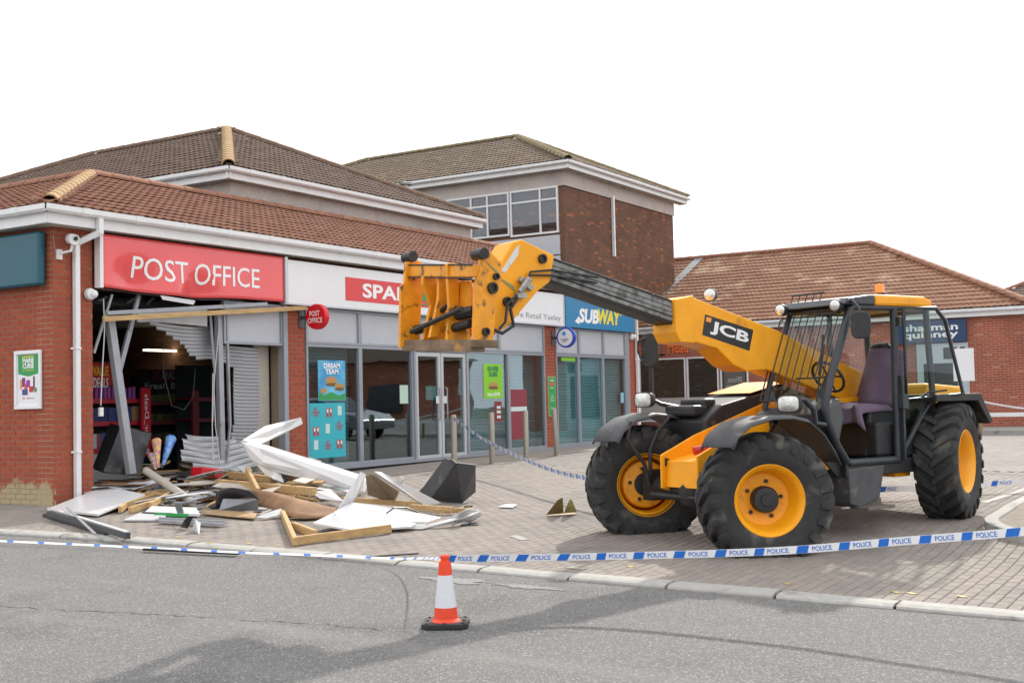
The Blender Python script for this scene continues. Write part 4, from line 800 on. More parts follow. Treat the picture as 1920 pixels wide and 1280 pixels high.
# --- chassis
ch=[(.22,.56),(.22,.22),(.12,.19),(-.3,.19),(-.8,.25),(-3.3,.50),(-3.45,.95),(-2.6,1.12),(-1.36,1.08),(-.26,.75)]
c1=P(MB().prism(ch,.25,.28,side),'chassis',M_yel,bevel=.006)
P(MB().prism(ch,-.28,-.25,side).prism([(.15,.50),(.17,.23),(-.30,.22),(-3.3,.55),(-3.3,.8),(-1.2,.86),(-.4,.60)],-.25,.25,side),'frame_box',M_yel,bevel=.006)
P(MB().lathe([(.0,0),(.03,0),(.03,.012),(0,.013)],10,Matrix.Translation((-.55,-.25,.78))@Matrix.Rotation(R(-90),4,'X')).lathe([(.0,0),(.03,0),(.03,.012),(0,.013)],10,Matrix.Translation((-.68,-.25,.82))@Matrix.Rotation(R(-90),4,'X')).prism([(.18,.53),(.18,.44),(.13,.46),(.12,.52)],-.2495,-.247,side),'bolt',M_blk)
P(MB().tube([(.06,.06,.60),(-.30,.24,.66)],.045,12),'red_cylinder',mat('red_paint',(.45,.02,.015),.4),smooth=True)
# rear counterweight, engine pod
P(MB().prism([(-3.0,.45),(-3.75,.5),(-3.85,.7),(-3.8,1.2),(-3.1,1.25)],-.85,.55,side),'counterweight',M_yel,bevel=.04)
P(MB().prism([(-.45,.5),(-.45,.90),(-.72,1.06),(-1.75,1.27),(-2.75,1.27),(-2.75,.45)],-.98,-.30,side),'engine_pod',M_blk,bevel=.03)
P(MB().add([(-1.15,-.97,1.18),(-1.15,-.30,1.18),(-1.75,-.30,1.305),(-1.75,-.97,1.305),(-2.7,-.30,1.31),(-2.7,-.97,1.31)],[(0,1,2,3),(3,2,4,5)]),'bonnet_top',M_yel,smooth='keep')
P(MB().box((-.52,-.66,1.0),(.22,.46,.12)).box((-.70,-.66,1.07),(.18,.40,.12)),'air_intake',M_blk,bevel=.03)
# --- mudguards
def mudguard(pts,v0,v1,name='mudguard'):
    mb=MB(); n=len(pts); vs=[]
    for a,b in pts: vs+=[(a,v0,b-.03),(a,v0+.04,b),(a,v1-.04,b),(a,v1,b-.03)]
    mb.add(vs,[(i*4+j,i*4+j+1,i*4+j+5,i*4+j+4) for i in range(n-1) for j in range(3)]); o=P(mb,name,M_guard,smooth=True); q=o.modifiers.new('solid','SOLIDIFY'); q.thickness=.018; return o
mudguard([(.60,.68),(.53,.80),(.35,.90),(.06,.955),(-.22,.955),(-.46,.91),(-.66,.78),(-.80,.62),(-.89,.48)],.72,1.16)
mudguard([(.40,.70),(.32,.83),(.12,.94),(-.16,.99),(-.45,.96),(-.66,.88),(-.84,.76)],-1.17,-.72)
P(MB().tube([(-.35,.8,.88),(-.45,.62,.75),(-.55,.45,.75)],.025,8).tube([(.2,.8,.9),(.1,.6,.72),(.05,.45,.7)],.022,8),'mudguard_bracket',M_blk,smooth=True)
P(MB().tube([(.2,-.75,.90),(.28,-.72,.72),(.1,-.66,.45),(.03,-.66,.22)],.022,8).tube([(-.32,-.72,.93),(-.12,-.70,.78),(.0,-.68,.6),(.0,-.68,.25)],.022,8),'mudguard_bracket',M_blk,smooth=True)
P(MB().prism([(-2.45,1.12),(-3.24,1.12),(-3.45,.80),(-3.38,.78),(-3.18,1.04),(-2.45,1.04)],.62,1.15,side),'rear_mudguard',M_blk,bevel=.01)
# --- cab shell
F_=[(-1.37,2.03),(-1.18,1.62),(-1.02,1.28),(-.93,1.02),(-.97,.86),(-1.10,.62),(-1.25,.44)]        # front pillar line (u,z)
def pillar(pts,v,r=.042): return MB().tube([(a,v,b) for a,b in pts],r,10)
cf=pillar(F_,.93).tube([(-1.25,.93,.44),(-2.05,.93,.44)],.045,10).tube([(-2.05,.93,.44),(-2.07,.93,2.05)],.040,10).tube([(a,.12,b) for a,b in F_],.032,10)
cf.tube([(-1.37,.12,2.03),(-1.37,.93,2.03)],.035,10).tube([(-2.62,.12,2.03),(-2.62,.93,2.03)],.035,10).tube([(-1.37,.93,2.04),(-2.62,.93,2.05)],.035,10).tube([(-1.37,.12,2.04),(-2.62,.12,2.05)],.035,10)
cf.tube([(-2.62,.93,2.03),(-2.68,.93,1.10),(-2.10,.93,.48)],.035,10).tube([(-2.62,.12,2.03),(-2.68,.12,1.0)],.035,10).tube([(-2.0,.12,2.03),(-2.0,.12,1.1)],.03,8)
P(cf,'cab_frame',M_frame,smooth=True)
P(MB().prism([(-.95,1.02),(-1.02,.80),(-1.22,.50),(-1.30,.46),(-1.30,.30),(-1.15,.30),(-.86,.55),(-.80,.95)],.10,.88,side).prism([(-1.2,.46),(-2.7,.46),(-2.7,.30),(-1.2,.30)],.08,.95,side).prism([(-2.15,.48),(-2.72,.48),(-2.72,1.08),(-2.55,1.08)],.90,.94,side),'cab_base',M_blk,bevel=.01)
P(MB().prism([(-1.5,.47),(-2.65,.47),(-2.65,1.1),(-1.5,1.1)],.07,.10,side).prism([(-2.62,.47),(-2.66,.47),(-2.66,1.12),(-2.62,1.12)],.1,.9,side),'cab_lining',M_blk)
rf=MB().prism([(-1.22,2.06),(-1.30,2.13),(-1.6,2.17),(-1.72,2.175),(-1.72,2.06)],.06,.98,side); P(rf,'roof_front',M_frame,bevel=.02)
P(MB().prism([(-1.722,2.06),(-1.722,2.18),(-2.55,2.18),(-2.68,2.14),(-2.68,2.06)],.06,.98,side),'roof',M_yel,bevel=.03)
P(MB().box((-2.0,.52,2.045),(1.2,.8,.02)),'headlining',mat('tan_headlining',(.30,.24,.17),.9))
P(MB().lathe([(.055,0),(.055,.035)],16,Matrix.Translation((-2.02,.80,2.18))),'beacon_base',M_blk,smooth=True)
P(MB().lathe([(.05,0),(.05,.075),(.043,.095),(0,.1)],16,Matrix.Translation((-2.02,.80,2.215))),'beacon',M_amber,smooth=True)
# glass
P(MB().add([(-.945,.15,1.04),(-.945,.90,1.04),(-1.365,.90,2.02),(-1.365,.15,2.02)],[(0,1,2,3)]),'windscreen',M_cglass,smooth='keep')
P(MB().add([(-1.0,.115,1.08),(-1.37,.115,2.0),(-1.98,.115,2.0),(-1.98,.115,1.12)],[(0,1,2,3)]).add([(-2.03,.115,1.12),(-2.03,.115,2.0),(-2.6,.115,2.0),(-2.65,.115,1.12)],[(0,1,2,3)]),'side_window',M_cglass,smooth='keep')
P(MB().add([(-2.65,.15,1.1),(-2.65,.90,1.1),(-2.61,.90,2.0),(-2.61,.15,2.0)],[(0,1,2,3)]),'rear_window',M_cglass,smooth='keep')
P(MB().add([(-2.12,.935,.60),(-2.12,.935,1.06),(-2.60,.935,1.06)],[(0,1,2)]),'quarter_window',M_cglass,smooth='keep')
# open upper door, swung back beside the rear window
dq=[(-2.15,1.00,2.04),(-2.53,1.12,2.04),(-2.66,1.14,1.91),(-2.87,1.18,1.12),(-2.14,1.00,1.07)]
dr=P(MB().tube(dq,.024,8,closed=True),'door',M_frame,smooth=True)
MB().add([Vector(q) for q in dq],[(0,1,2,3,4)]).build('door_glass',M_cglass,dr,smooth='keep')
MB().tube([(-2.30,1.03,1.08),(-2.41,1.07,1.14),(-2.67,1.12,1.16)],.012,6).build('door_handle',M_blk,dr,smooth=True)
P(MB().box((-2.08,.99,.86),(.035,.05,.85)).box((-2.09,1.0,1.05),(.10,.07,.16)),'lower_door',M_frame,bevel=.006)
P(MB().box((-2.08,.985,1.9),(.05,.05,.09)).box((-2.08,.985,1.28),(.05,.05,.09)),'hinge',M_blk)
# windscreen guard
g=MB(); off=Vector((.07,0,.03))
def gp(v,t): 
    a=Vector((-.945,v,1.04)); b=Vector((-1.365,v,2.02)); return a+(b-a)*t+off
for k in range(8):
    v=.17+.70*k/7; t1=1.17 if k<5 else .93; t0=[.02,.02,.02,.02,.12,.25,.25,.25][k]; g.tube([gp(v,t0),gp(v,t1)],.0065,6)
g.tube([gp(.15,1.17),gp(.60,1.17)],.011,6).tube([gp(.55,.93),gp(.90,.93)],.010,6).tube([gp(.52,.25),gp(.90,.25)],.010,6).tube([gp(.10,.02),gp(.55,.02)],.010,6).tube([gp(.10,.02),gp(.08,.90),gp(.20,.93)],.0085,6).tube([gp(.10,.90),gp(.02,.90)+Vector((-.1,0,0))],.0085,6)
P(g,'windscreen_guard',M_blk,smooth=True)
P(MB().tube([gp(.83,.02)-off*.6,gp(.74,.62)-off*.6],.01,6).tube([gp(.78,.3)-off*.55,gp(.70,.72)-off*.55],.014,6),'wiper',M_blk,smooth=True)
# seat, wheel, console
st=MB(); st.grid(lambda a,b:(-2.42+.16*b-.05*math.sin(math.pi*a)+.02*math.sin(9*a+7*b),.25+.5*a*1.0+(.07*b*(1-2*a)),1.08+.62*(1-(1-b)**1.0)),10,8)
st=MB()
def seatback(a,b):   # a across, b from the bottom up
    w=.27-.10*b**1.6; v=.50+(2*a-1)*w; u=-2.20-.16*b-.06*abs(2*a-1)**2+.015*math.sin(11*a+3)*math.sin(5*b); return (u+.05*math.cos(math.pi*(a-.5)),v,1.02+.62*b-.03*abs(2*a-1)**3)
def seatbackr(a,b): p=seatback(1-a,b); return (p[0]-.14,p[1],p[2]-.01)
st.grid(seatback,12,10).grid(seatbackr,12,10)
def cushion(a,b):    # draped cushion cover
    v=.5+(2*a-1)*(.28+.02*math.sin(8*b)); u=-2.22+.52*min(1,b/.62); z=1.03+.02*math.sin(7*a)+.015*math.sin(13*a+5*b)-(0 if b<.62 else (b-.62)*.50); return (u+(.03*math.sin(16*a) if b>.62 else 0),v,z-.10*max(0,abs(2*a-1)-.8)/.2)
st.grid(cushion,16,14); sb=P(st,'seat',M_purp,smooth=True); q=sb.modifiers.new('solid','SOLIDIFY'); q.thickness=.012
P(MB().tube([(-2.38,.37,1.62),(-2.39,.42,1.66),(-2.40,.5,1.672),(-2.39,.58,1.66),(-2.38,.63,1.62)],.035,8),'headrest',M_blk,smooth=True)
P(MB().prism([(-1.78,.47),(-2.4,.47),(-2.35,.98),(-1.85,.98)],.25,.75,side).box((-1.95,.80,.66),(.32,.16,.36)),'seat_base',M_blk,bevel=.03)
sw_=[]
for k in range(20):
    a=2*math.pi*k/20; sw_.append(Matrix.Translation((-1.50,.50,1.33))@Matrix.Rotation(R(-55),4,'Y')@Vector((.19*math.cos(a),.19*math.sin(a),0)))
P(MB().tube(sw_,.016,8,closed=True).tube([(-1.50,.50,1.33),(-1.30,.5,1.05),(-1.15,.5,.7)],.03,8).tube([sw_[0],sw_[10]],.012,6).tube([sw_[5],sw_[15]],.012,6),'steering_wheel',M_blk,smooth=True)
P(MB().prism([(-1.0,1.02),(-1.28,1.12),(-1.34,.9),(-1.2,.5),(-1.1,.6)],.2,.85,side),'dashboard',mat('grey_dash',(.075,.08,.085),.6),bevel=.05)
# step and tank side
P(MB().prism([(-1.22,.38),(-1.80,.40),(-1.70,.06),(-1.40,-.02),(-1.24,.02)],.60,.96,side),'tank',M_guard,bevel=.015)
P(MB().box((-1.55,.98,-.02),(.42,.24,.03)).box((-1.55,.90,.02),(.44,.04,.08)),'step',mat('dusty_step_metal',(.20,.18,.155),.7,metal=.3,var=.3,scale=20),bevel=.004)
P(MB().prism([(-.55,.55),(-.98,.60),(-1.25,.42),(-1.05,.38),(-.6,.42)],.50,.86,side).prism([(-2.05,.40),(-2.4,.42),(-2.35,.25),(-2.1,.25)],.5,.85,side),'chassis_bracket',M_yel,bevel=.01)
# headlamp and arm, mirrors, work lamps
def lamp(name,loc,w,h,rz,parent=None,round_=False):
    Mx=UP@Matrix.Translation(loc)@Matrix.Rotation(rz,4,'Z'); n=24; prof=[]
    def ring(s,x):
        out=[]
        for k in range(n):
            a=2*math.pi*k/n; e=.55 if not round_ else 1.0; cx,cy=math.cos(a),math.sin(a); out.append((x,math.copysign(abs(cx)**e,cx)*w/2*s,math.copysign(abs(cy)**e,cy)*h/2*s))
        return out
    mb=MB().use(M_blk); rings=[ring(.45,-.09),ring(.85,-.07),ring(1,-.02),ring(1,.03),ring(.9,.035)]; vs=[p for q in rings for p in q]; fs=[(i*n+k,i*n+(k+1)%n,(i+1)*n+(k+1)%n,(i+1)*n+k) for i in range(4) for k in range(n)]+[tuple(range(n))]; mb.add(vs,fs)
    o=mb.build(name,None,jc,smooth=True,M=Mx); rings=[ring(.9,.033),ring(.6,.05),ring(.2,.056)]; vs=[p for q in rings for p in q]; MB().add(vs,[(i*n+k,i*n+(k+1)%n,(i+1)*n+(k+1)%n,(i+1)*n+k) for i in range(2) for k in range(n)]+[tuple(2*n+k for k in range(n))]).build('lens',M_lens,o,smooth=True); return o
lamp('headlamp',(-.42,.93,1.06),.24,.17,R(20)); lamp('headlamp',(-.22,-1.0,1.13),.24,.17,R(12))
P(MB().tube([(-.50,.93,1.09),(-.62,.94,1.10),(-.74,.95,1.00),(-.76,.95,.86),(-.90,.95,.84)],.03,8),'lamp_arm',M_frame,smooth=True)
P(MB().tube([(-.85,-.55,.95),(-.42,-.95,1.08),(-.33,-1.0,1.14),(-.33,-1.0,1.60)],.025,8).tube([(-.33,-1.0,1.55),(-.25,-1.06,1.58),(-.22,-1.08,1.66),(-.22,-1.08,1.78),(-.30,-1.02,1.82)],.014,6),'mirror_arm',M_frame,smooth=True)
def mirror(loc,w,h,rz,label=None):
    mb=MB(); n=20; rings=[]
    for s,x in ((.55,-.045),(.92,-.03),(1,0),(1,.02),(.94,.03)):
        rings.append([(x,math.copysign(abs(math.cos(2*math.pi*k/n))**.6,math.cos(2*math.pi*k/n))*w/2*s,math.copysign(abs(math.sin(2*math.pi*k/n))**.6,math.sin(2*math.pi*k/n))*h/2*s) for k in range(n)])
    mb.add([p for q in rings for p in q],[(i*n+k,i*n+(k+1)%n,(i+1)*n+(k+1)%n,(i+1)*n+k) for i in range(4) for k in range(n)]+[tuple(range(n)),tuple(4*n+k for k in range(n))])
    return mb.build('mirror',M_blk,jc,smooth=True,M=UP@Matrix.Translation(loc)@Matrix.Rotation(rz,4,'Z'))
mirror((-.33,-1.0,1.68),.20,.38,R(25)); mirror((-1.30,1.12,1.84),.20,.28,R(35))
P(MB().tube([(-1.36,.93,2.06),(-1.30,1.02,2.10),(-1.30,1.10,2.02),(-1.31,1.11,1.90)],.013,6),'mirror_arm',M_frame,smooth=True)
for l in ((-1.20,.15,2.06),(-1.22,.88,2.055)): lamp('work_lamp',l,.13,.13,R(10),round_=True)
lamp('work_lamp',(-.30,0,2.21),.14,.14,R(30),round_=True)
# --- telescopic boom
bo=[(.12,2.165),(-1.14,1.835),(-2.24,1.46),(-3.55,1.08),(-3.6,.86),(-2.2,1.06),(-.95,1.42),(-.63,1.405),(-.45,1.47),(-.22,1.64),(.12,1.71)]
P(MB().prism(bo,-.16,.16,side),'outer_boom',M_yel,bevel=.012)
P(MB().prism([(.10,2.18),(.36,2.13),(.36,1.80),(.30,1.70),(.10,1.69)],-.175,.175,side),'boom_collar',M_yel,bevel=.012)
ib=lambda a,b:(a,b)
P(MB().prism([(.30,2.115),(1.98,2.52),(2.03,2.28),(.36,1.88)],-.125,.125,side),'inner_boom',M_dkst,bevel=.006)
M_wear=mat('worn_grey_streaked_steel',(.27,.27,.265),.5,metal=.2,var=.5,scale=14,dirt=(.09,.085,.08),dscale=9,dth=.52)
for k,(z0_,z1_,pr_) in enumerate(((-.075,-.035,.012),(-.125,-.085,.010),(-.165,-.135,.014),(-.215,-.18,.008))): P(MB().prism([(.30,2.115+z1_),(1.99,2.52+z1_),(2.0,2.52+z0_),(.31,2.115+z0_)],.125,.125+pr_,side),'wear_strip',M_wear)
lb=[(-0.06,0.16,1.99),(-0.75,0.16,1.84),(-0.68,0.16,1.62),(-0.01,0.16,1.78)]
P(MB().add([(a,.1625,c) for a,b,c in lb],[(0,1,2,3)]),'maker_label',M_black,smooth='keep')
TL,TR,BR,BL=[Vector(q) for q in lb]
def onlab(a,b):
    p=(BL+(BR-BL)*a)*(1-b)+(TL+(TR-TL)*a)*b; return (p.x,.1645,p.z)
mb=MB(); text_on(mb,'JCB',lambda a,b:onlab(.14+.80*a,.16+.66*b),.035); P(mb,'maker_lettering',mat('label_white',(.82,.82,.82),.4),smooth='keep')
P(MB().add([onlab(.03,.68),onlab(.13,.70),onlab(.13,.92),onlab(.03,.90)],[(0,1,2,3)]),'label_badge',M_amber,smooth='keep')
gn=[(1.84,2.50),(2.21,2.63),(2.31,2.60),(2.48,2.37),(2.54,2.03),(2.62,1.85),(2.55,1.74),(2.36,1.85),(2.04,2.16),(1.90,2.25)]
P(MB().prism(gn,-.15,.15,side),'boom_head',M_yel,bevel=.012)
def pin(u,v,z,r=.045,l=.03): return MB().lathe([(0,0),(r,0),(r,l),(r*.6,l),(r*.55,l*.5),(0,l*.5)],14,Matrix.Translation((u,v,z))@Matrix.Rotation(R(-90),4,'X'))
P(pin(1.99,.15,2.46),'pin',M_dkst,smooth=True); P(pin(2.40,.15,2.05),'pin',M_dkst,smooth=True)
P(MB().prism([(2.24,2.58),(2.30,2.53),(2.45,2.33),(2.41,2.31),(2.26,2.48)],.151,.153,side),'white_decal',mat('scuffed_white_decal',(.66,.65,.62),.6,dirt=(.5,.3,.08),dscale=14,dth=.58))
P(MB().box((2.20,.17,2.22),(.16,.06,.05),Matrix.Rotation(R(-35),4,'Y')).tube([(2.16,.2,2.26),(2.28,.2,2.13)],.022,8).tube([(2.20,.23,2.27),(2.31,.23,2.14)],.02,8).box((2.27,.18,2.11),(.1,.08,.05)),'hose_coupler',mat('zinc_coupler',(.40,.40,.38),.4,metal=.5,var=.3,scale=20))
h=MB()
for o_ in (0,.05): h.tube([(1.35,.16+o_*.4,2.26+o_),(1.9,.17,2.31+o_),(2.15,.19,2.30+o_*.6),(2.2,.2,2.24)],.011,6)
h.tube([(2.30,.2,2.10),(2.40,.21,1.98),(2.36,.2,1.83),(2.48,.19,1.76),(2.66,.2,1.82)],.016,8).tube([(2.33,.22,2.11),(2.44,.22,2.02),(2.46,.21,1.86),(2.52,.2,1.80)],.013,8)
P(h,'hose',M_blk,smooth=True)
# --- tool carriage at the boom head
nearp=[(2.91,0.50,2.44),(2.81,0.50,2.45),(2.70,0.50,2.36),(2.69,0.50,2.22),(2.76,0.50,2.01),(2.78,0.50,1.79),(2.81,0.50,1.61),(3.00,0.50,1.64),(2.97,0.50,2.16),(2.92,0.50,2.27)]
farp=[(3.08,-0.50,2.45),(2.95,-0.50,2.47),(2.82,-0.50,2.39),(2.89,-0.50,2.25),(2.93,-0.50,2.02),(2.95,-0.50,1.74),(2.99,-0.50,1.65),(3.16,-0.50,1.66),(3.14,-0.50,2.22),(3.10,-0.50,2.26)]
P(MB().prism([(p[0],p[2]) for p in nearp],.47,.51,side),'carriage_plate',M_yelw,bevel=.006)
P(MB().prism([(p[0],p[2]) for p in farp],-.51,-.47,side),'carriage_plate',M_yelw,bevel=.006)
P(MB().bar((2.94,.50,2.27),(3.0,-.50,2.37),.10,.11),'top_beam',M_yelw,bevel=.01)
P(MB().bar((2.88,.52,1.645),(2.98,-.52,1.70),.28,.07).bar((2.95,.5,1.60),(3.05,-.5,1.655),.16,.05),'bottom_beam',mat('worn_carriage_edge',(.26,.17,.10),.55,metal=.3,var=.5,scale=6,dirt=(.55,.25,.03),dscale=5,dth=.58),bevel=.008)
for nm,v,pl in (('hook_plate',-.22,[(816,529),(843,527),(843,561),(834,567),(834,605),(815,636),(796,636),(818,586),(804,555),(806,542),(813,541)]),('hook_plate',-.04,[(857,527),(878,527),(882,574),(865,592),(843,633),(824,635),(849,580)]),('hook_plate',.14,[(868,530),(886,528),(892,560),(884,600),(872,640),(856,640),(866,590)])):
    pp=[]
    for x_,y_ in pl: pp.append((x_,y_))
    HOOK=pp
    P(MB().prism([(2.98-(y_-580)*.0004-(x_-sum(q[0] for q in pl)/len(pl))*.0048,2.40-(y_-525)*.00612) for x_,y_ in pl],v-.02,v+.02,side),nm,M_yelw,bevel=.005)
P(MB().box((2.70,0,1.86),(.14,.24,.24)),'carriage_pivot',M_yelw,bevel=.01)
cpp=[(2.90,-0.27,2.26),(2.90,0.30,2.21),(2.90,0.33,1.98),(2.90,0.19,1.86),(2.90,0.27,1.69),(2.90,-0.46,1.73),(2.90,-0.30,1.94),(2.90,-0.36,2.12)]
P(MB().prism([(q[1],q[2]) for q in cpp],2.86,2.90,lambda a,b,t:(t,a,b)),'carriage_back',M_yelw,bevel=.008)
P(MB().tube([(3.10,-0.37,1.80),(3.06,0.43,1.95)],.024,8),'lock_rod',M_dkst,smooth=True)
P(MB().bar((2.99,.50,2.325),(3.05,-.50,2.425),.02,.012).bar((3.00,.50,2.21),(3.06,-.5,2.31),.02,.012),'beam_edge',M_dkst)
for v,p_ in ((.5,(2.9,2.42)),(-.5,(3.02,2.5))):
    P(MB().tube([(p_[0],v-.09,p_[1]),(p_[0],v+.06,p_[1])],.05,14),'pin',M_dkst,smooth=True)
P(pin(2.80,.51,2.13,.05),'pin',M_dkst,smooth=True); P(pin(2.88,.51,1.75,.035),'pin',M_dkst,smooth=True); P(pin(2.76,.51,2.23,.03),'pin',M_dkst,smooth=True)
P(MB().tube([(3.02,-.42,1.82),(3.0,-.30,1.83)],.045,10).tube([(3.0,-.36,1.82),(2.98,.10,2.02)],.022,8).tube([(2.97,.12,1.80),(2.95,.40,1.83)],.04,10).tube([(2.95,.2,1.92),(2.93,.44,1.93)],.055,12).tube([(2.96,.02,1.81),(2.95,.14,1.81)],.028,8),'locking_ram',M_dkst,smooth=True)
P(MB().prism([(2.86,2.36),(2.92,2.40),(2.74,2.28),(2.70,2.22)],.512,.516,side),'green_paint_mark',mat('green_paint',(.25,.28,.10),.6))
P(MB().prism([(2.46,2.25),(2.56,2.31),(2.32,2.20),(2.30,2.14)],.151,.155,side),'green_paint_mark',mat('green_paint',(.25,.28,.10),.6))
LOCAL[0]=False

# ---------------------------------------------------------------- the smashed post office bay
M_gst=mat('grey_painted_steel',(.33,.34,.37),.45,metal=.2,var=.12,scale=5,dirt=(.22,.21,.2),dscale=6,dth=.62); M_wood=mat('raw_softwood',(.56,.37,.17),.8,var=.25,scale=3,stretch=(1,9,9),bump=.15,bscale=60,dirt=(.36,.22,.10),dscale=5,dth=.6)
M_wood2=mat('old_greyed_wood',(.40,.30,.20),.85,var=.3,scale=4,dirt=(.25,.17,.10),dscale=5,dth=.55); M_shut=mat('torn_shutter_metal',(.40,.41,.43),.4,metal=.35,var=.1,scale=2)
M_wpan=mat('white_pvc_panel',(.70,.70,.71),.32,var=.05,scale=3,dirt=(.52,.50,.46),dscale=2.5,dth=.64); M_brd=mat('brown_hardboard',(.30,.17,.09),.85,var=.3,scale=4,dirt=(.20,.11,.06),dscale=3,dth=.55); M_dkg=mat('dark_grey_panel',(.055,.058,.065),.5,var=.2,scale=4,dirt=(.13,.13,.13),dscale=5,dth=.63); M_cream=mat('cream_wall_board',(.50,.46,.40),.85,var=.1,scale=4); M_lgr=mat('light_grey_sheet',(.50,.51,.52),.5,var=.1,scale=3); M_cable=mat('pale_cable',(.55,.55,.55),.6)
top_panel(14.40,15.80,2.24,2.90)
MB().box((15.83,YF+.02,1.45),(.10,.14,2.94)).build('jamb_post',M_alu,shop); MB().box((15.56,14.75,1.1),(.40,.12,2.3)).build('jamb_board',M_cream,shop); MB().box((15.34,14.7,1.1),(.05,.16,2.3)).build('shutter_guide',M_alu,shop)
MB().box((13.9,15.1,2.75),(3.9,.9,.05)).build('dark_void_sheet',mat('void_black',(.012,.012,.013),.9),shop)  # near-black sheet; the dark of the open ceiling void is in its colour
# torn roller shutter
tsn=thing('torn_shutter','grey roller shutter torn open and curling across the smashed bay','shutter',(15.0,14.62,0))
def shutter_sheet(name,poly,fn,x0,x1,z0,z1,dx=.05,p=.06):
    mb=MB(); z=z0
    while z<z1:
        x=x0
        while x<x1:
            if inside((x+dx/2,z+p/2),poly):
                for (a,ya),(b,yb) in (((0,0),(.28,-.016)),((.28,-.016),(.72,-.016)),((.72,-.016),(1,0))):
                    q=[fn(x,z+a*p),fn(x+dx,z+a*p),fn(x+dx,z+b*p),fn(x,z+b*p)]; o_=[ya,ya,yb,yb]; mb.add([(v[0],v[1]+w_,v[2]) for v,w_ in zip(q,o_)],[(0,1,2,3)])
            x+=dx
        z+=p
    return mb.build(name,M_shut,tsn,smooth='keep')
SP=[(12.800,2.462),(14.218,2.504),(14.606,2.176),(15.575,2.202),(15.536,0.161),(14.744,0.241),(14.727,0.654),(14.829,0.898),(14.856,1.828),(14.339,1.908),(13.854,1.986),(13.699,2.178),(13.326,2.317)]
def bend(x,z):
    k=max(0,14.35-x); return (x,14.62-.10*k*k+.03*math.sin(5*x+2*z),z+.015*math.sin(4*x))
shutter_sheet('shutter_curtain',SP,bend,11.9,15.36,.02,2.60)
SQ=[(13.648,0.768),(14.254,0.722),(15.242,0.447),(15.235,0.109),(13.663,0.219),(13.401,0.366),(13.470,0.626)]
shutter_sheet('crumpled_curtain',SQ,lambda x,z:(x,14.42-.35*(.7-z)+.04*math.sin(6*x+9*z),z+.06*math.sin(3*x)),13.4,15.5,-.05,.95,p=.09)
MB().sheet([(12.696,14.500,2.605),(14.117,14.500,2.743),(14.113,14.500,2.468),(13.155,14.500,2.495),(12.695,14.500,2.475)],.03).build('shutter_box',M_lgr,tsn)
# posts and beams
def piece(name,label,cat,mb,mt,group=None,bevel=.004,smooth=False): return mb.build(name,mt,None,smooth=smooth,bevel=bevel,label=label,cat=cat,group=group)
piece('timber_beam','long splintered timber beam hanging across the smashed bay','beam',MB().bar((11.812,14.180,2.466),(16.306,14.300,2.874),.05,.075),M_wood)
piece('grey_rail','grey metal rail on top of the hanging timber beam','rail',MB().bar((11.886,14.200,2.555),(15.290,14.280,2.882),.05,.06),M_gst)
piece('steel_post','leaning grey steel post pushed in at the left of the bay','post',MB().bar((12.152,14.460,2.513),(12.354,14.250,0.218),.12,.10,upv=(0,1,0)),M_gst)
piece('bent_post','grey steel post kinked in the middle behind the leaning post','post',MB().bar((12.740,14.500,2.891),(12.561,14.500,2.325),.06,.05,upv=(0,1,0)).bar((12.561,14.500,2.341),(12.345,14.500,1.698),.075,.05,upv=(0,1,0)).bar((12.345,14.500,1.698),(12.357,14.450,1.144),.075,.05,upv=(0,1,0)),M_gst)
piece('thin_strut','thin grey strut slanting down beside the brick pier','strut',MB().bar((12.170,14.420,2.858),(11.836,14.420,1.985),.035,.03,upv=(0,1,0)),M_gst)
piece('steel_post','upright grey steel post beside the torn shutter','post',MB().bar((14.347,14.460,2.727),(14.289,14.360,0.063),.10,.09,upv=(0,1,0)),M_gst)
piece('frame_strip','narrow grey frame strip standing against the upright post','strip',MB().bar((14.486,14.420,2.714),(14.480,14.360,0.844),.035,.05,upv=(0,1,0)).bar((14.480,14.360,0.844),(14.325,14.300,0.163),.03,.04,upv=(0,1,0)),M_gst)
piece('bent_flashing','torn grey strip twisting down along the posts','strip',MB().bar((14.209,14.500,2.705),(14.231,14.440,1.797),.05,.02,upv=(0,1,0)).bar((14.231,14.440,1.797),(14.132,14.400,0.940),.03,.02,upv=(0,1,0)),M_gst)
piece('grey_rail','short grey roof rail dangling in the dark ceiling','rail',MB().bar((12.236,14.900,2.749),(12.474,14.900,2.876),.04,.04).bar((12.756,14.900,2.737),(12.986,14.900,2.874),.05,.04).bar((13.196,14.900,2.761),(13.391,14.900,2.915),.04,.03),M_gst)
def cable(label,pts,r=.008,mt=None): return MB().tube(pts,r,6).build('cable',mt or M_cable,None,smooth=True,label=label,cat='cable')
cable('white cable with a plug hanging by the brick pier',[(11.997,14.400,2.783),(12.013,14.400,2.316),(11.970,14.400,1.770),(11.937,14.400,1.228)],.009); MB().box((11.936,14.400,1.136),(.07,.05,.13)).build('socket',M_upvc,None,label='white plastic socket hanging on a cable by the brick pier',cat='socket',bevel=.01)
cable('thin dark cable looping down inside the shop',[(13.858,15.200,2.598),(13.859,15.200,1.732),(14.022,15.200,1.212),(14.286,15.200,1.138),(14.489,15.200,1.338),(14.543,15.200,1.826)],.006,mat('dark_cable',(.10,.10,.10),.6))
cable('loose cable dangling beside the upright post',[(14.106,14.350,1.707),(14.052,14.320,0.856),(13.996,14.250,0.200)],.009); cable('slack grey cable running up the upright post to the beam',[(14.158,14.250,0.174),(14.102,14.300,0.855),(14.136,14.360,1.536),(14.301,14.380,2.573)],.008)
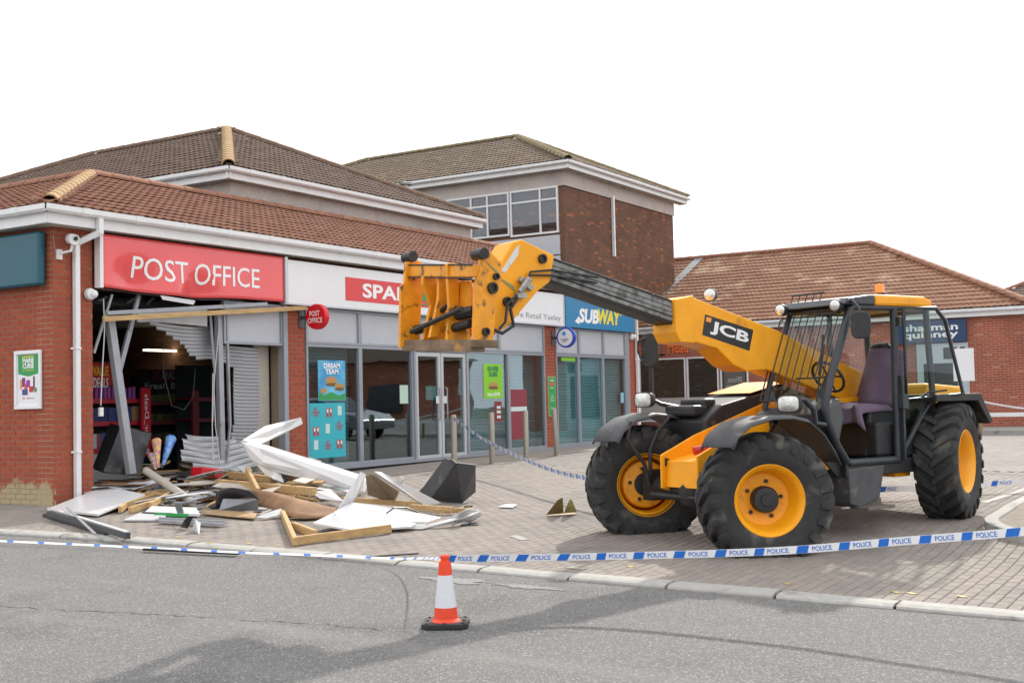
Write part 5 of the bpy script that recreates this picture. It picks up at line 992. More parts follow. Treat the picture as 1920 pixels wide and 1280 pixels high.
# --- inside the shop
M_shelfred=mat('red_shelf_edge',(.40,.012,.03),.45); M_wht=mat('white_shelf_base',(.42,.42,.43),.6)
def shelf_unit(name,label,a,b,y,zs,rows,base=None,depth=.45):
    (xa,_),(xb,_2)=a,b; t=thing(name,label,'shelving',((xa+xb)/2,y,0)); r=random.Random(int(y*10)+int(xa*10))
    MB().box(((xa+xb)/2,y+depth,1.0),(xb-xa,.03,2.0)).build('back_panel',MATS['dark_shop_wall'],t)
    for z in zs: MB().box(((xa+xb)/2,y+depth/2,z),(xb-xa,depth,.03)).box(((xa+xb)/2,y-.01,z-.02),(xb-xa,.02,.075)).build('shelf',M_shelfred,t)
    if base: MB().box(((xa+xb)/2,y+.1,base/2),(xb-xa,.2,base)).build('plinth',M_wht,t)
    return t
def goods(t,xa,xb,y,z,h,w,cols,seed,gap=.012,round_=False):
    r=random.Random(seed); x=xa+.02; k=0
    while x+w<xb:
        c=r.choice(cols); m_=mat('pack_%s'%('_'.join('%02d'%int(v*99) for v in c)),c,.45); hh=h*r.uniform(.88,1.0)
        mb=MB()
        if round_: mb.lathe([(w*.48,0),(w*.48,hh),(w*.4,hh+.01)],12,Matrix.Translation((x+w/2,y+.08,z)))
        else: mb.box((x+w/2,y+.08,z+hh/2),(w,.14,hh))
        mb.build('pack',m_,t); x+=w+gap*r.uniform(.3,2.2)
S1=shelf_unit('shelf_unit','red edged shelf of tubs and packets just inside the broken bay',(13.095,0.645),(14.319,0.596),16.3,[.52,.96,1.33],3,base=.46)
xa,xb=(13.325,0.636)[0],(14.319,0.596)[0]
goods(S1,xa,xb,16.3,1.35,.20,.075,[(.28,.05,.30),(.32,.06,.33),(.22,.04,.26)],1,round_=True); goods(S1,xa,xb,16.3,.98,.24,.15,[(.02,.03,.12),(.03,.05,.18),(.25,.16,.08)],2); goods(S1,xa,xb,16.3,.54,.25,.09,[(.03,.08,.25),(.45,.48,.5),(.02,.02,.03),(.25,.05,.10)],3)
S2=shelf_unit('bread_shelf','dim bread shelving deep inside the dark shop',(17.327,0.806),(18.731,0.764),19.5,[.5,.9,1.3],3)
xa,xb=(17.327,0.806)[0],(18.731,0.764)[0]
for k,z in enumerate((.52,.92,1.32)): goods(S2,xa,xb,19.5,z,.16,.2,[(.16,.09,.04),(.22,.14,.03),(.10,.06,.04)],10+k)
S3=shelf_unit('red_shelf_end','dark shelf with red uprights near the torn shutter',(16.660,0.808),(17.559,0.781),17.5,[.55,.95,1.35],3); MB().box(((16.680,0.807)[0],17.45,.85),(.16,.05,1.3)).build('upright',M_shelfred,S3)
MB().box(((14.357,1.135)[0],16.2,.95),(.20,.05,1.15)).build('end_panel',mat('bright_red_panel',(.45,.015,.03),.45),S1)
xe=(14.357,1.135)[0]; mb=MB(); text_on(mb,'Better_Deals',lambda a,b:(xe+.05-.10*(1-b),16.17,.42+1.0*a)); mb.build('lettering',M_wlet,S1,smooth='keep')
vd=thing('value_deals_sign','hanging red and yellow VALUE DEALS sign inside the shop','sign',(12.9,16.4,1.6)); q0=(13.372,1.575); q1=(13.842,1.949)
MB().box(((q0[0]+q1[0])/2,16.4,(q0[1]+q1[1])/2),(q1[0]-q0[0],.02,q1[1]-q0[1])).build('board',mat('red_deals_board',(.50,.02,.03),.5),vd); facade_text('lettering','VALUE',q0[0]+.06,q1[0]-.1,q1[1]-.22,q1[1]-.06,16.385,M_ylet,vd,.02); facade_text('lettering','DEALS',q0[0]+.06,q1[0]-.1,q1[1]-.42,q1[1]-.25,16.385,M_wlet,vd,.02)
dd=thing('deals_header','dim red Better DEALS header over the bread shelves','sign',(15,19.4,1.7)); q0=(17.388,1.740); q1=(18.275,1.978)
MB().box(((q0[0]+q1[0])/2,19.4,(q0[1]+q1[1])/2),(q1[0]-q0[0],.02,q1[1]-q0[1])).build('board',mat('dim_red_board',(.16,.02,.025),.6),dd); facade_text('lettering','DEALS',q0[0]+.25,q1[0]-.25,q0[1]+.05,q0[1]+.2,19.385,mat('dim_letters',(.5,.45,.42),.6),dd,.01)
q0=(17.221,1.578); q1=(18.559,1.687); fbt=thing('bread_header','white Fresh Bread lettering over the dim shelves','sign',(16,19.45,1.5)); facade_text('lettering','Fresh Bread',q0[0],q1[0],q0[1],q1[1]+.02,19.44,mat('bread_letters',(.62,.60,.56),.6),fbt,.015)
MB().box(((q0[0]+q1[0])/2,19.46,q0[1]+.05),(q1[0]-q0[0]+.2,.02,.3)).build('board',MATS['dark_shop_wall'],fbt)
M_tube=mat('lit_ceiling_tube',(1,.90,.62),.5,emit=4)
for k,(a,b) in enumerate((((17.731,2.384),(18.616,2.428)),((18.844,2.381),(19.610,2.409)),((19.263,2.312),(20.059,2.338)))): MB().box(((a[0]+b[0])/2,20.0+.9*k,(a[1]+b[1])/2),(b[0]-a[0],.12,.035)).build('ceiling_light',M_tube,None,label=['lit strip light over the bread lettering','second lit strip light deeper in the shop','shortest lit strip light at the back of the shop'][k],cat='light',group='strip lights inside the shop')
# fallen stock in the opening
bx=thing('black_crate','tipped black plastic crate in the smashed doorway','crate',(12.6,14.5,0)); cr=[(11.954,14.350,0.272),(12.557,14.300,0.189),(13.011,14.550,0.791),(12.525,14.650,0.904)]
MB().sheet(cr,.02).build('side',M_blk,bx); c2=[Vector(p)+Vector((.12,.38,.05)) for p in cr]
MB().sheet(c2,.02).build('side',M_blk,bx); MB().sheet([cr[0],c2[0],c2[3],cr[3]],.02).build('end',M_blk,bx); MB().sheet([cr[1],c2[1],c2[2],cr[2]],.02).build('end',M_blk,bx); MB().sheet([cr[0],cr[1],c2[1],c2[0]],.02).build('base',M_blk,bx)
def icecone(label,top,bot,r,m_): 
    a,b=Vector(top),Vector(bot); MB().tube([b,b+(a-b)*.3,b+(a-b)*.93,a],[.02,r*.5,r,r*.7],12).build('wrapped_bouquet',m_,None,smooth=True,label=label,cat='bouquet')
icecone('blue paper wrapped bouquet tipped against the shutter',(13.278,14.400,0.732),(13.001,14.300,0.306),.085,mat('blue_wrap',(.03,.14,.55),.4,var=.4,scale=14,col2=(.25,.45,.75))); icecone('pink patterned wrapped bouquet beside the black crate',(12.925,14.350,0.712),(12.861,14.250,0.282),.075,mat('pink_wrap',(.55,.12,.28),.4,var=.6,scale=22,col2=(.75,.60,.15))); icecone('yellow patterned wrapped bouquet leaning on the crate',(12.819,14.350,0.492),(12.792,14.220,0.255),.06,mat('yellow_wrap',(.65,.45,.06),.4,var=.6,scale=22,col2=(.2,.1,.4)))
rp=(13.518,13.900,0.166); MB().box(rp,(.42,.28,.15),Matrix.Rotation(R(8),3,'Y')).build('drinks_pack',mat('red_cans_wrap',(.60,.012,.02),.35,dirt=(.75,.72,.70),dscale=10,dth=.64),None,label='red shrink wrapped pack of drink cans in the rubble',cat='drinks pack',bevel=.03)

# ---------------------------------------------------------------- wreckage on the forecourt
def sheet(name,label,cat,pts,t,mt,group=None,bevel=.003): return MB().sheet([Vector(p) for p in pts],t).build(name,mt,None,label=label,cat=cat,group=group,bevel=bevel)
def bend_sheet(name,label,cat,rail_a,rail_b,mt,t=.012,n=14,amp=.0,seed=1):
    """curved board between two polylines of 3D points"""
    A=[Vector(p) for p in rail_a]; B=[Vector(p) for p in rail_b]
    def at(P_,f):
        k=f*(len(P_)-1); i=min(int(k),len(P_)-2); g=k-i; p0=P_[max(i-1,0)];p1=P_[i];p2=P_[i+1];p3=P_[min(i+2,len(P_)-1)]
        return .5*((2*p1)+(p2-p0)*g+(2*p0-5*p1+4*p2-p3)*g*g+(3*p1-p0-3*p2+p3)*g**3)
    mb=MB(); mb.grid(lambda a,b:at(A,a)*(1-b)+at(B,a)*b+Vector((0,0,amp*math.sin(9*a+4*b+seed))),n,4); return mb.build(name,mt,None,smooth=True,label=label,cat=cat,solid=t)
# long white fascia plank, folded back on itself
wfp=thing('white_fascia_plank','long white plastic fascia plank folded in a hook over the rubble','plank',(15.498,13.348,-0.116))
MB().sheet([(15.465,13.750,0.960),(15.482,13.720,0.853),(14.334,13.200,0.688),(13.154,12.550,0.581),(12.668,12.350,0.684),(13.826,13.000,0.859)],.03).build('upper_arm',M_wpan,wfp,bevel=.006)
MB().sheet([(12.668,12.350,0.677),(12.988,12.300,0.557),(13.590,11.700,0.269),(14.061,11.200,0.015),(13.971,11.200,-0.110),(13.584,11.700,0.047),(13.160,12.200,0.221),(12.834,12.330,0.406)],.04).build('lower_arm',M_wpan,wfp,bevel=.006)
MB().sheet([(12.678,12.360,0.676),(13.052,12.360,0.562),(14.161,11.280,0.022),(14.630,11.550,0.035),(13.452,12.600,0.591)],.012).build('top_flange',M_wpan,wfp)
MB().sheet([(12.887,12.300,0.358),(13.051,12.150,0.228),(13.018,12.000,0.111),(12.888,12.100,0.179)],.012).build('torn_edge',M_cream,wfp); MB().sheet([(13.017,12.200,0.230),(13.261,12.200,0.246),(13.150,12.000,0.065),(12.931,12.000,0.132)],.01).build('torn_edge',M_wpan,wfp)
sheet('white_board','large white board lying flat beside the brick corner','board',[(10.567,13.820,-0.124),(10.495,12.735,-0.157),(11.771,13.301,-0.015),(12.145,14.559,0.056)],.03,M_wpan)
win=thing('window_profile','black and white window frame section lying on the kerb','frame',(9.877,12.206,-0.227))
MB().bar((10.144,13.225,-0.132),(9.140,10.602,-0.211),.06,.07).build('dark_profile',M_dkg,win,bevel=.004); MB().bar((10.333,13.471,-0.094),(9.160,10.641,-0.180),.05,.03).build('white_strip',M_wpan,win); MB().bar((10.292,13.513,-0.174),(9.341,11.185,-0.236),.05,.03).build('lower_profile',M_black,win)
piece('metal_strip','thin bent metal strip resting on the window frame section','strip',MB().bar((10.144,12.876,-0.049),(9.154,11.154,-0.210),.035,.012),M_gst)
piece('black_strip','long black plastic strip lying on the road under the tape','strip',MB().bar((8.803,9.970,-0.290),(9.023,8.851,-0.309),.05,.025),M_black)
piece('thin_black_rod','thin black rod lying by the kerb near the cone','rod',MB().bar((9.339,7.435,-0.313),(9.720,7.129,-0.313),.02,.015),M_black)
gr=thing('grey_rail','ridged grey metal rail lying flat on the blocks','rail',(10.714,11.280,-0.233)); MB().bar((10.432,11.539,-0.182),(10.502,10.528,-0.201),.16,.02).bar((10.389,11.491,-0.164),(10.456,10.482,-0.183),.03,.03).bar((10.200,11.273,-0.171),(10.268,10.294,-0.190),.03,.03).build('rail',M_gst,gr,bevel=.003)
sheet('grey_plate','small grey plate standing against the ridged rail','plate',[(10.076,10.610,-0.236),(9.891,10.315,-0.255),(10.148,10.563,-0.156),(10.031,10.509,-0.119)],.02,M_lgr); sheet('grey_plate','narrow grey plate leaning on the green edged board','plate',[(10.978,11.822,-0.168),(11.016,11.739,-0.169),(10.888,11.667,-0.022),(10.854,11.744,-0.021)],.015,M_gst)
piece('black_lump','crumpled black plastic lump on the ridged rail','lump',MB().add([(10.216,10.950,-0.237),(10.125,10.731,-0.233),(10.171,10.691,-0.113),(10.096,10.699,-0.094),(10.059,10.721,-0.134)],[(0,1,2,4),(4,2,3)]),M_black,bevel=0)
brd=thing('sign_board','white sign board with black and green edging in the rubble','board',(11.349,12.341,-0.201)); MB().sheet([(10.789,12.234,-0.162),(11.061,11.503,-0.173),(11.378,11.899,-0.130),(11.268,12.602,-0.117)],.03).build('board',M_wpan,brd); MB().bar((10.809,12.257,-0.171),(10.885,11.817,-0.179),.03,.05).build('black_edge',M_black,brd); MB().bar((10.780,12.010,-0.172),(10.920,11.571,-0.179),.032,.04).build('green_edge',M_gr,brd)
sheet('grey_board','thin grey board with pale yellow edge lying on the blocks','board',[(10.315,12.058,-0.193),(10.540,11.574,-0.200),(10.919,11.951,-0.166),(10.814,12.321,-0.160)],.02,M_lgr)
MB().tube([(12.364,13.944,0.267),(11.982,12.591,-0.126)],.055,14).build('round_post',mat('beige_post',(.47,.44,.39),.5,var=.1,scale=4),None,smooth=True,label='pale round post leaning out of the rubble heap',cat='post')
# timbers
def timber(label,a,b,w=.05,h=.09,mt=None,name='timber',group=None): return piece(name,label,'timber',MB().bar(a,b,w,h),mt or M_wood,group)
lf=thing('timber_corner','corner of new timber frame lying at the front of the heap','timber',(9.962,8.943,-0.292)); MB().bar((11.554,10.568,-0.184),(9.651,8.663,-0.253),.05,.09).build('rail',M_wood,lf,bevel=.004); MB().bar((9.677,8.701,-0.251),(10.894,8.373,-0.229),.05,.09).build('rail',M_wood,lf,bevel=.004); MB().bar((10.666,9.596,-0.218),(10.202,8.859,-0.240),.05,.09).build('block',M_wood,lf,bevel=.004)
timber('thick pale timber beam lying across the heap',(12.971,13.123,0.060),(12.711,11.044,-0.006),.09,.11); timber('short thick timber block on top of the heap',(13.810,13.719,0.125),(13.442,12.474,0.084),.10,.10); timber('timber offcut standing on end in the heap',(12.792,12.364,0.272),(12.237,11.627,0.018),.05,.09); timber('grey weathered timber stub at the back of the heap',(14.208,14.372,0.085),(14.113,13.813,0.072),.10,.10,M_wood2)
timber('timber batten pointing at the round post',(13.347,14.217,0.018),(13.799,13.822,0.067),.05,.08); timber('slim timber batten lying under the white panels',(12.856,10.702,-0.111),(12.731,9.365,-0.140),.05,.07); timber('timber batten end poking out by the dark box',(12.598,9.352,-0.162),(12.642,8.725,-0.183),.05,.07); timber('short timber piece beside the small white tile',(12.551,8.946,-0.201),(12.897,8.550,-0.201),.05,.06)
for k,(a,b) in enumerate((((11.172,13.037,-0.120),(11.988,13.373,-0.070)),((10.973,12.693,-0.150),(11.732,12.963,-0.093)),((11.815,13.459,-0.051),(12.324,13.484,-0.023)),((11.305,12.675,-0.115),(12.185,13.226,-0.030)),((10.899,12.790,-0.139),(12.177,13.871,-0.057)))): timber(['pale timber batten along the edge of the large white board','pale timber batten touching the front corner of the white board','short pale batten behind the white board','pale batten running up to the round post','pale batten leaning across two others by the white board'][k],a,b,.045,.08,group='battens of the broken frame')
# boards and sheets
bend_sheet('brown_hardboard','long curling brown hardboard sheet across the heap','board',[(11.652,11.636,0.089),(11.864,11.124,0.062),(11.788,10.421,-0.033),(11.913,9.989,-0.140)],[(12.175,12.200,-0.111),(11.721,10.993,-0.143),(11.315,10.092,-0.207),(11.679,9.896,-0.216)],M_brd,.008); bend_sheet('brown_hardboard','flat brown hardboard strip in front of the curled one','board',[(11.364,11.769,-0.153),(11.354,11.287,-0.153),(11.481,10.933,-0.188)],[(11.216,11.579,-0.189),(11.136,11.071,-0.200),(11.106,10.612,-0.210)],mat('tan_chipboard',(.42,.28,.15),.85,var=.25,scale=9),.012)
bend_sheet('dark_curled_sheet','dark grey sheet metal curled like a pipe end','sheet',[(11.976,12.141,-0.165),(11.631,11.799,0.032),(11.355,11.283,0.137),(11.463,11.020,0.094)],[(11.838,11.670,-0.177),(11.922,11.694,-0.065),(11.686,11.311,0.003),(11.599,11.005,-0.024)],M_dkg,.01); sheet('grey_sheet','torn grey flat sheet below the curled dark one','sheet',[(11.561,11.683,-0.181),(11.781,11.199,-0.188),(11.644,11.066,-0.022),(11.599,11.642,-0.031)],.01,M_gst)
bend_sheet('light_grey_sheet','light grey bent sheet at the front of the heap','sheet',[(11.190,10.691,-0.207),(11.501,10.608,-0.134),(12.227,10.663,-0.101)],[(11.224,10.556,-0.219),(11.597,10.474,-0.185),(12.030,10.528,-0.157)],M_lgr,.008)
wfs=thing('white_fascia_sheet','broad white plastic fascia with one torn end standing upright','sheet',(11.801,9.328,-0.255))
MB().sheet([(11.429,9.214,0.357),(11.342,9.064,0.332),(11.590,9.382,0.083),(11.446,9.382,-0.040),(11.170,9.382,-0.104),(11.371,9.383,0.099)],.012).build('upright_end',M_wpan,wfs,bevel=.003)
MB().sheet([(11.047,9.312,-0.097),(11.444,9.363,-0.020),(11.511,9.095,-0.045),(11.697,8.255,-0.188),(11.395,8.237,-0.214),(11.134,8.647,-0.190),(10.985,9.213,-0.150)],.015).build('face',M_wpan,wfs,bevel=.003)
MB().sheet([(10.945,9.179,-0.152),(11.094,8.616,-0.191),(11.388,8.232,-0.219),(11.341,8.236,-0.245),(11.053,8.624,-0.241),(11.027,9.217,-0.210)],.012).build('lower_lip',M_wpan,wfs,bevel=.003)
MB().sheet([(12.479,9.406,0.237),(12.460,9.342,0.205),(13.110,9.959,-0.122),(13.095,9.993,-0.121)],.008).build('drip',M_wpan,wfs)
sheet('white_panel_board','flat white panel under the upright torn fascia','board',[(10.590,9.233,-0.186),(11.123,9.384,-0.125),(11.250,8.281,-0.225),(11.121,8.261,-0.248),(10.648,8.689,-0.256)],.025,M_wpan)
sheet('white_fascia_strip','tapering white strip ending in a crumpled grey tip','strip',[(11.040,8.614,-0.252),(11.367,8.217,-0.234),(11.772,7.992,-0.181),(12.080,7.971,-0.133),(12.152,7.982,-0.171),(11.810,8.079,-0.248),(11.301,8.245,-0.265)],.010,M_wpan)
bend_sheet('crumpled_tip','crumpled grey plastic tip at the end of the white strip','sheet',[(11.770,8.163,-0.198),(11.716,7.951,-0.083),(12.386,8.119,-0.164)],[(11.725,8.111,-0.260),(11.858,8.007,-0.238),(12.423,8.168,-0.233)],M_lgr,.006,amp=.02)
sheet('white_plank','straight white plank leaning on the tan backed board','plank',[(12.075,9.564,0.314),(12.243,9.579,0.297),(13.269,9.386,-0.171),(12.988,9.452,-0.184)],.05,M_wpan); sheet('tan_board','tan backed board standing under the white plank','board',[(12.051,9.631,0.275),(12.143,9.611,0.296),(12.562,9.507,0.040),(12.874,9.833,-0.128),(12.774,10.178,-0.023)],.02,mat('tan_board',(.36,.29,.20),.8,var=.15,scale=4))
sheet('white_offcut','white plastic offcut behind the upturned sheet','panel',[(15.552,13.855,0.095),(14.312,11.909,-0.013),(13.493,11.037,-0.094),(14.364,12.639,-0.028)],.012,M_wpan)
sheet('white_offcut','pointed white offcut in the middle of the heap','panel',[(13.016,11.542,0.029),(12.978,10.989,-0.003),(12.300,10.195,-0.090),(12.583,10.842,-0.092)],.012,M_wpan)
# dark box section from the canopy
dbx=thing('dark_canopy_box','open dark grey box section tipped on the blocks','box',(13.956,9.718,-0.213)); fr_=[(13.927,10.005,-0.188),(13.863,9.424,-0.221),(14.217,9.427,-0.095),(13.879,9.194,0.295),(13.439,9.190,0.348)]; bk=[Vector(p)+Vector((.35,.45,.05)) for p in fr_]
MB().sheet(fr_,.02).build('front_panel',M_dkg,dbx,bevel=.004); MB().sheet([fr_[0],fr_[4],bk[4],bk[0]],.02).build('side_panel',M_dkg,dbx); MB().sheet([fr_[0],fr_[1],bk[1],bk[0]],.02).build('base_panel',M_dkg,dbx); MB().sheet([(14.618,10.690,-0.133),(13.966,10.032,-0.177),(13.434,9.204,0.348),(13.602,9.405,0.395)],.02).build('lip',M_black,dbx)
sheet('white_tile','small white tile lying alone on the blocks','tile',[(13.524,8.623,-0.229),(13.761,8.656,-0.215),(13.801,8.506,-0.215),(13.517,8.389,-0.230)],.012,M_wpan)
M_yg=mat('yellow_green_shard',(.42,.40,.10),.6,var=.5,scale=9,col2=(.25,.08,.05)); tri=thing('yellow_shard','folded yellow and rust coloured metal shard on the blocks','shard',(13.138,7.476,-0.239)); MB().sheet([(12.896,7.533,-0.238),(12.995,7.343,-0.222),(12.783,7.232,-0.010),(12.789,7.310,-0.051)],.006).build('flap',mat('rust_olive_metal',(.30,.17,.07),.5,var=.6,scale=12,col2=(.16,.17,.06)),tri); MB().sheet([(12.995,7.343,-0.222),(13.107,7.219,-0.216),(12.755,7.093,-0.030),(12.752,7.121,-0.031)],.006).build('flap',mat('pale_yellow_green_metal',(.58,.56,.22),.5,var=.3,scale=9),tri); MB().sheet([(12.895,7.518,-0.244),(13.081,7.221,-0.233),(13.379,7.414,-0.226),(13.358,7.716,-0.232)],.004).build('base_flap',mat('tan_metal',(.48,.37,.20),.5,var=.2,scale=9),tri)
piece('black_scrap','small black plastic scrap by the dark box','scrap',MB().box((13.231,8.895,-0.211),(.12,.06,.05)),M_black); sheet('black_scrap','flat black scrap at the tip of the white sheet','scrap',[(11.744,8.019,-0.271),(11.906,7.867,-0.269),(12.037,7.976,-0.254),(11.936,8.105,-0.255)],.006,M_black)
cable('black cable looping over the white sheet',[(11.333,8.768,-0.114),(11.382,8.695,-0.055),(11.632,8.713,-0.070),(11.723,8.587,-0.131)],.01,M_black)
cable('white cord hanging from the upturned sheet',[(11.849,9.512,0.269),(11.873,9.552,0.090),(12.043,9.691,-0.044)],.008,M_upvc)
# small fragments through the heap
fr2=random.Random(21)
Q=[Vector((14.010,16.968,-0.068)),Vector((15.659,15.685,-0.068)),Vector((13.064,10.877,-0.204)),Vector((11.199,12.377,-0.203))]
kinds=[('white_shard','small white plastic shard scattered in the rubble heap','shard',M_wpan),('wood_splinter','small splintered wood piece scattered in the rubble heap','splinter',M_wood),('board_fragment','small brown board fragment scattered in the rubble heap','fragment',M_brd),('grey_fragment','small grey metal fragment scattered in the rubble heap','fragment',M_gst)]
for k in range(170):
    a,b=fr2.random(),fr2.random(); p=(Q[0]*(1-a)+Q[1]*a)*(1-b)+(Q[3]*(1-a)+Q[2]*a)*b
    nm,lab,cat_,mt_=kinds[k%4]; c_=fr2.uniform(.4,1); L=fr2.uniform(.12,.62); w=fr2.uniform(.03,.22) if k%4!=1 else fr2.uniform(.02,.05); z=gz(p.x,p.y)+fr2.uniform(.01,.17)*(1 if a<.8 else .5)
    Rm=(Matrix.Rotation(fr2.uniform(0,6.28),3,'Z')@Matrix.Rotation(fr2.uniform(-.3,.3),3,'X')@Matrix.Rotation(fr2.uniform(-.25,.25),3,'Y'))
    pts=[(-L/2,-w/2,0),(L/2*fr2.uniform(.6,1),-w/2*fr2.uniform(.3,1),0),(L/2,w/2*fr2.uniform(.2,1),0),(-L/2*fr2.uniform(.5,1),w/2,0)]
    MB().sheet([Vector((p.x,p.y,z))+Rm@Vector(q) for q in pts],.02 if k%4==1 else .008).build(nm,mt_,None,label=lab,cat=cat_,group=lab)
# trampled boards over the threshold
for k in range(16):
    p=Vector((fr2.uniform(12.0,15.2),fr2.uniform(13.9,14.9),fr2.uniform(.0,.10))); L=fr2.uniform(.5,1.3); w=fr2.uniform(.2,.5); Rm=Matrix.Rotation(fr2.uniform(-.6,.6),3,'Z')@Matrix.Rotation(fr2.uniform(-.16,.16),3,'X')@Matrix.Rotation(fr2.uniform(-.1,.1),3,'Y')
    MB().sheet([p+Rm@Vector(q) for q in ((-L/2,-w/2,0),(L/2,-w/2*fr2.uniform(.5,1),0),(L/2*fr2.uniform(.7,1),w/2,0),(-L/2,w/2*fr2.uniform(.5,1),0))],.015).build('broken_board',[M_lgr,M_wpan,M_brd,M_cream][k%4],None,label='broken flat board trampled over the shop threshold',cat='board',group='boards over the threshold')

# middle-sized broken boards filling the heap
Q2=[Vector((14.120,16.697,-0.072)),Vector((15.697,14.167,-0.097)),Vector((12.832,10.592,-0.213)),Vector((11.655,12.879,-0.185))]
lab2=['snapped softwood board lying in the rubble heap','snapped brown hardboard piece lying in the rubble heap','bent white plastic piece lying in the rubble heap','dark grey broken panel piece lying in the rubble heap','cream plasterboard piece lying in the rubble heap']; mt2=[M_wood,M_brd,M_wpan,M_dkg,M_cream]; nm2=['broken_board','hardboard_piece','plastic_piece','panel_piece','plasterboard_piece']
for k in range(75):
    a,b=fr2.random(),fr2.random(); p=(Q2[0]*(1-a)+Q2[1]*a)*(1-b)+(Q2[3]*(1-a)+Q2[2]*a)*b; i_=k%5
    L=fr2.uniform(.35,1.05); w=fr2.uniform(.05,.12) if i_==0 else fr2.uniform(.10,.34); hump=math.sin(math.pi*min(1,max(0,b)))*.26+.02; z=gz(p.x,p.y)+fr2.uniform(.03,.14)+hump*fr2.random()*1.3
    Rm=Matrix.Rotation(fr2.uniform(0,6.28),3,'Z')@Matrix.Rotation(fr2.uniform(-.5,.5),3,'X')@Matrix.Rotation(fr2.uniform(-.26,.26),3,'Y')
    pts=[(-L/2,-w/2,0),(0,-w/2*fr2.uniform(.8,1.1),0),(L/2*fr2.uniform(.8,1),-w/2*fr2.uniform(.2,1),0),(L/2,w/2*fr2.uniform(.1,1),0),(.1,w/2,0),(-L/2*fr2.uniform(.7,1),w/2*fr2.uniform(.6,1),0)]
    MB().sheet([Vector((p.x,p.y,z))+Rm@Vector(q) for q in pts],.035 if i_==0 else .010).build(nm2[i_],mt2[i_],None,label=lab2[i_],cat='board' if i_<2 else 'fragment',group=lab2[i_])

# splinters and crumbs along the front of the heap
Q3=[Vector((12.470,14.516,-0.140)),Vector((14.103,12.150,-0.162)),Vector((12.271,10.043,-0.233)),Vector((10.711,12.323,-0.212))]
for k in range(90):
    a,b=fr2.random(),fr2.random()**1.3; p=(Q3[0]*(1-a)+Q3[1]*a)*(1-b)+(Q3[3]*(1-a)+Q3[2]*a)*b; i_=k%5
    L=fr2.uniform(.10,.6); w=fr2.uniform(.02,.05) if i_==0 else fr2.uniform(.03,.2); z=gz(p.x,p.y)+.012+fr2.random()*.10*(1-b)
    Rm=Matrix.Rotation(fr2.uniform(0,6.28),3,'Z')@Matrix.Rotation(fr2.uniform(-.25,.25)*(1-b*.7),3,'X')@Matrix.Rotation(fr2.uniform(-.12,.12),3,'Y')
    pts=[(-L/2,-w/2,0),(L/2*fr2.uniform(.6,1),-w/2*fr2.uniform(.2,1),0),(L/2,w/2*fr2.uniform(.1,1),0),(-L/2*fr2.uniform(.5,1),w/2,0)]
    MB().sheet([Vector((p.x,p.y,z))+Rm@Vector(q) for q in pts],.025 if i_==0 else .008).build(['wood_offcut','hardboard_scrap','plastic_scrap','panel_scrap','plaster_scrap'][i_],mt2[i_],None,label=['thin wood offcut','brown hardboard scrap','white plastic scrap','dark panel scrap','cream plaster scrap'][i_]+' at the front edge of the heap',cat='scrap',group='scraps along the front of the heap')

# ---------------------------------------------------------------- bollards, cone, tapes, sign post
M_boll=mat('brushed_bollard_steel',(.36,.32,.27),.45,metal=.45,var=.2,scale=6,stretch=(1,1,.1))
def bollard(x,y,label,lean=0):
    z=gz(x,y); t=thing('bollard',label,'bollard',(x,y,z),0,'steel bollards before the shop'); Mx=Matrix.Translation((x,y,z))@Matrix.Rotation(lean,4,'Y')
    MB().lathe([(.055,-.05),(.055,.985),(.048,1.0),(0,1.002)],20,Mx).build('post',M_boll,t,smooth=True); MB().lathe([(.075,-.02),(.075,.008),(.055,.012)],20,Mx,cap=False).build('collar',M_boll,t,smooth=True)
bollard(18.83,12.95,'steel bollard in front of the doors with police tape tied to it'); bollard(20.14,12.95,'upright steel bollard right after the taped one'); bollard(21.43,12.95,'steel bollard between the upright one and the leaning one'); bollard(22.68,12.95,'leaning steel bollard by the green notice board',R(-4))
# cone
cz=gz(7.24,5.08)-.03
cn=thing('traffic_cone','orange and white traffic cone with black base on the road','traffic cone',(7.24,5.08,cz),R(30))
M_or=mat('orange_cone_plastic',(.80,.055,.01),.4,var=.1,scale=8,dirt=(.5,.06,.02),dscale=7,dth=.64); M_refl=mat('white_reflective_sleeve',(.66,.67,.72),.35,var=.06,scale=60,bump=.1,bscale=300)
C0=Matrix.Translation((7.24,5.08,cz))@Matrix.Rotation(R(30),4,'Z')
b=MB(); pl=[]
for k in range(8):
    a=math.pi/4*k+math.pi/8; pl.append((.185*math.cos(a)*(1.0),.185*math.sin(a)))
pl=[(-.165,-.12),(-.12,-.165),(.12,-.165),(.165,-.12),(.165,.12),(.12,.165),(-.12,.165),(-.165,.12)]
b.prism(pl,.0,.035,lambda p,q,t:C0@Vector((p,q,t)))
for sx in (-1,0,1):
    for sy in (-1,0,1):
        if sx or sy: b.lathe([(.012,.03),(.012,.043),(0,.044)],8,C0@Matrix.Translation((sx*.13,sy*.13,0)))
b.build('base',mat('black_rubber',(.02,.02,.021),.7),cn,bevel=.006)
b=MB(); b.lathe([(.108,.035),(.098,.045),(.087,.055),(.078,.14)],32,C0,cap=False).lathe([(.052,.36),(.043,.455),(.030,.46),(.030,.475),(.034,.478),(.034,.495),(.028,.502),(0,.503)],32,C0,cap=False).build('cone_body',M_or,cn,smooth=True)
MB().lathe([(.0795,.135),(.0535,.362)],32,C0,cap=False).build('sleeve',M_refl,cn,smooth=True)
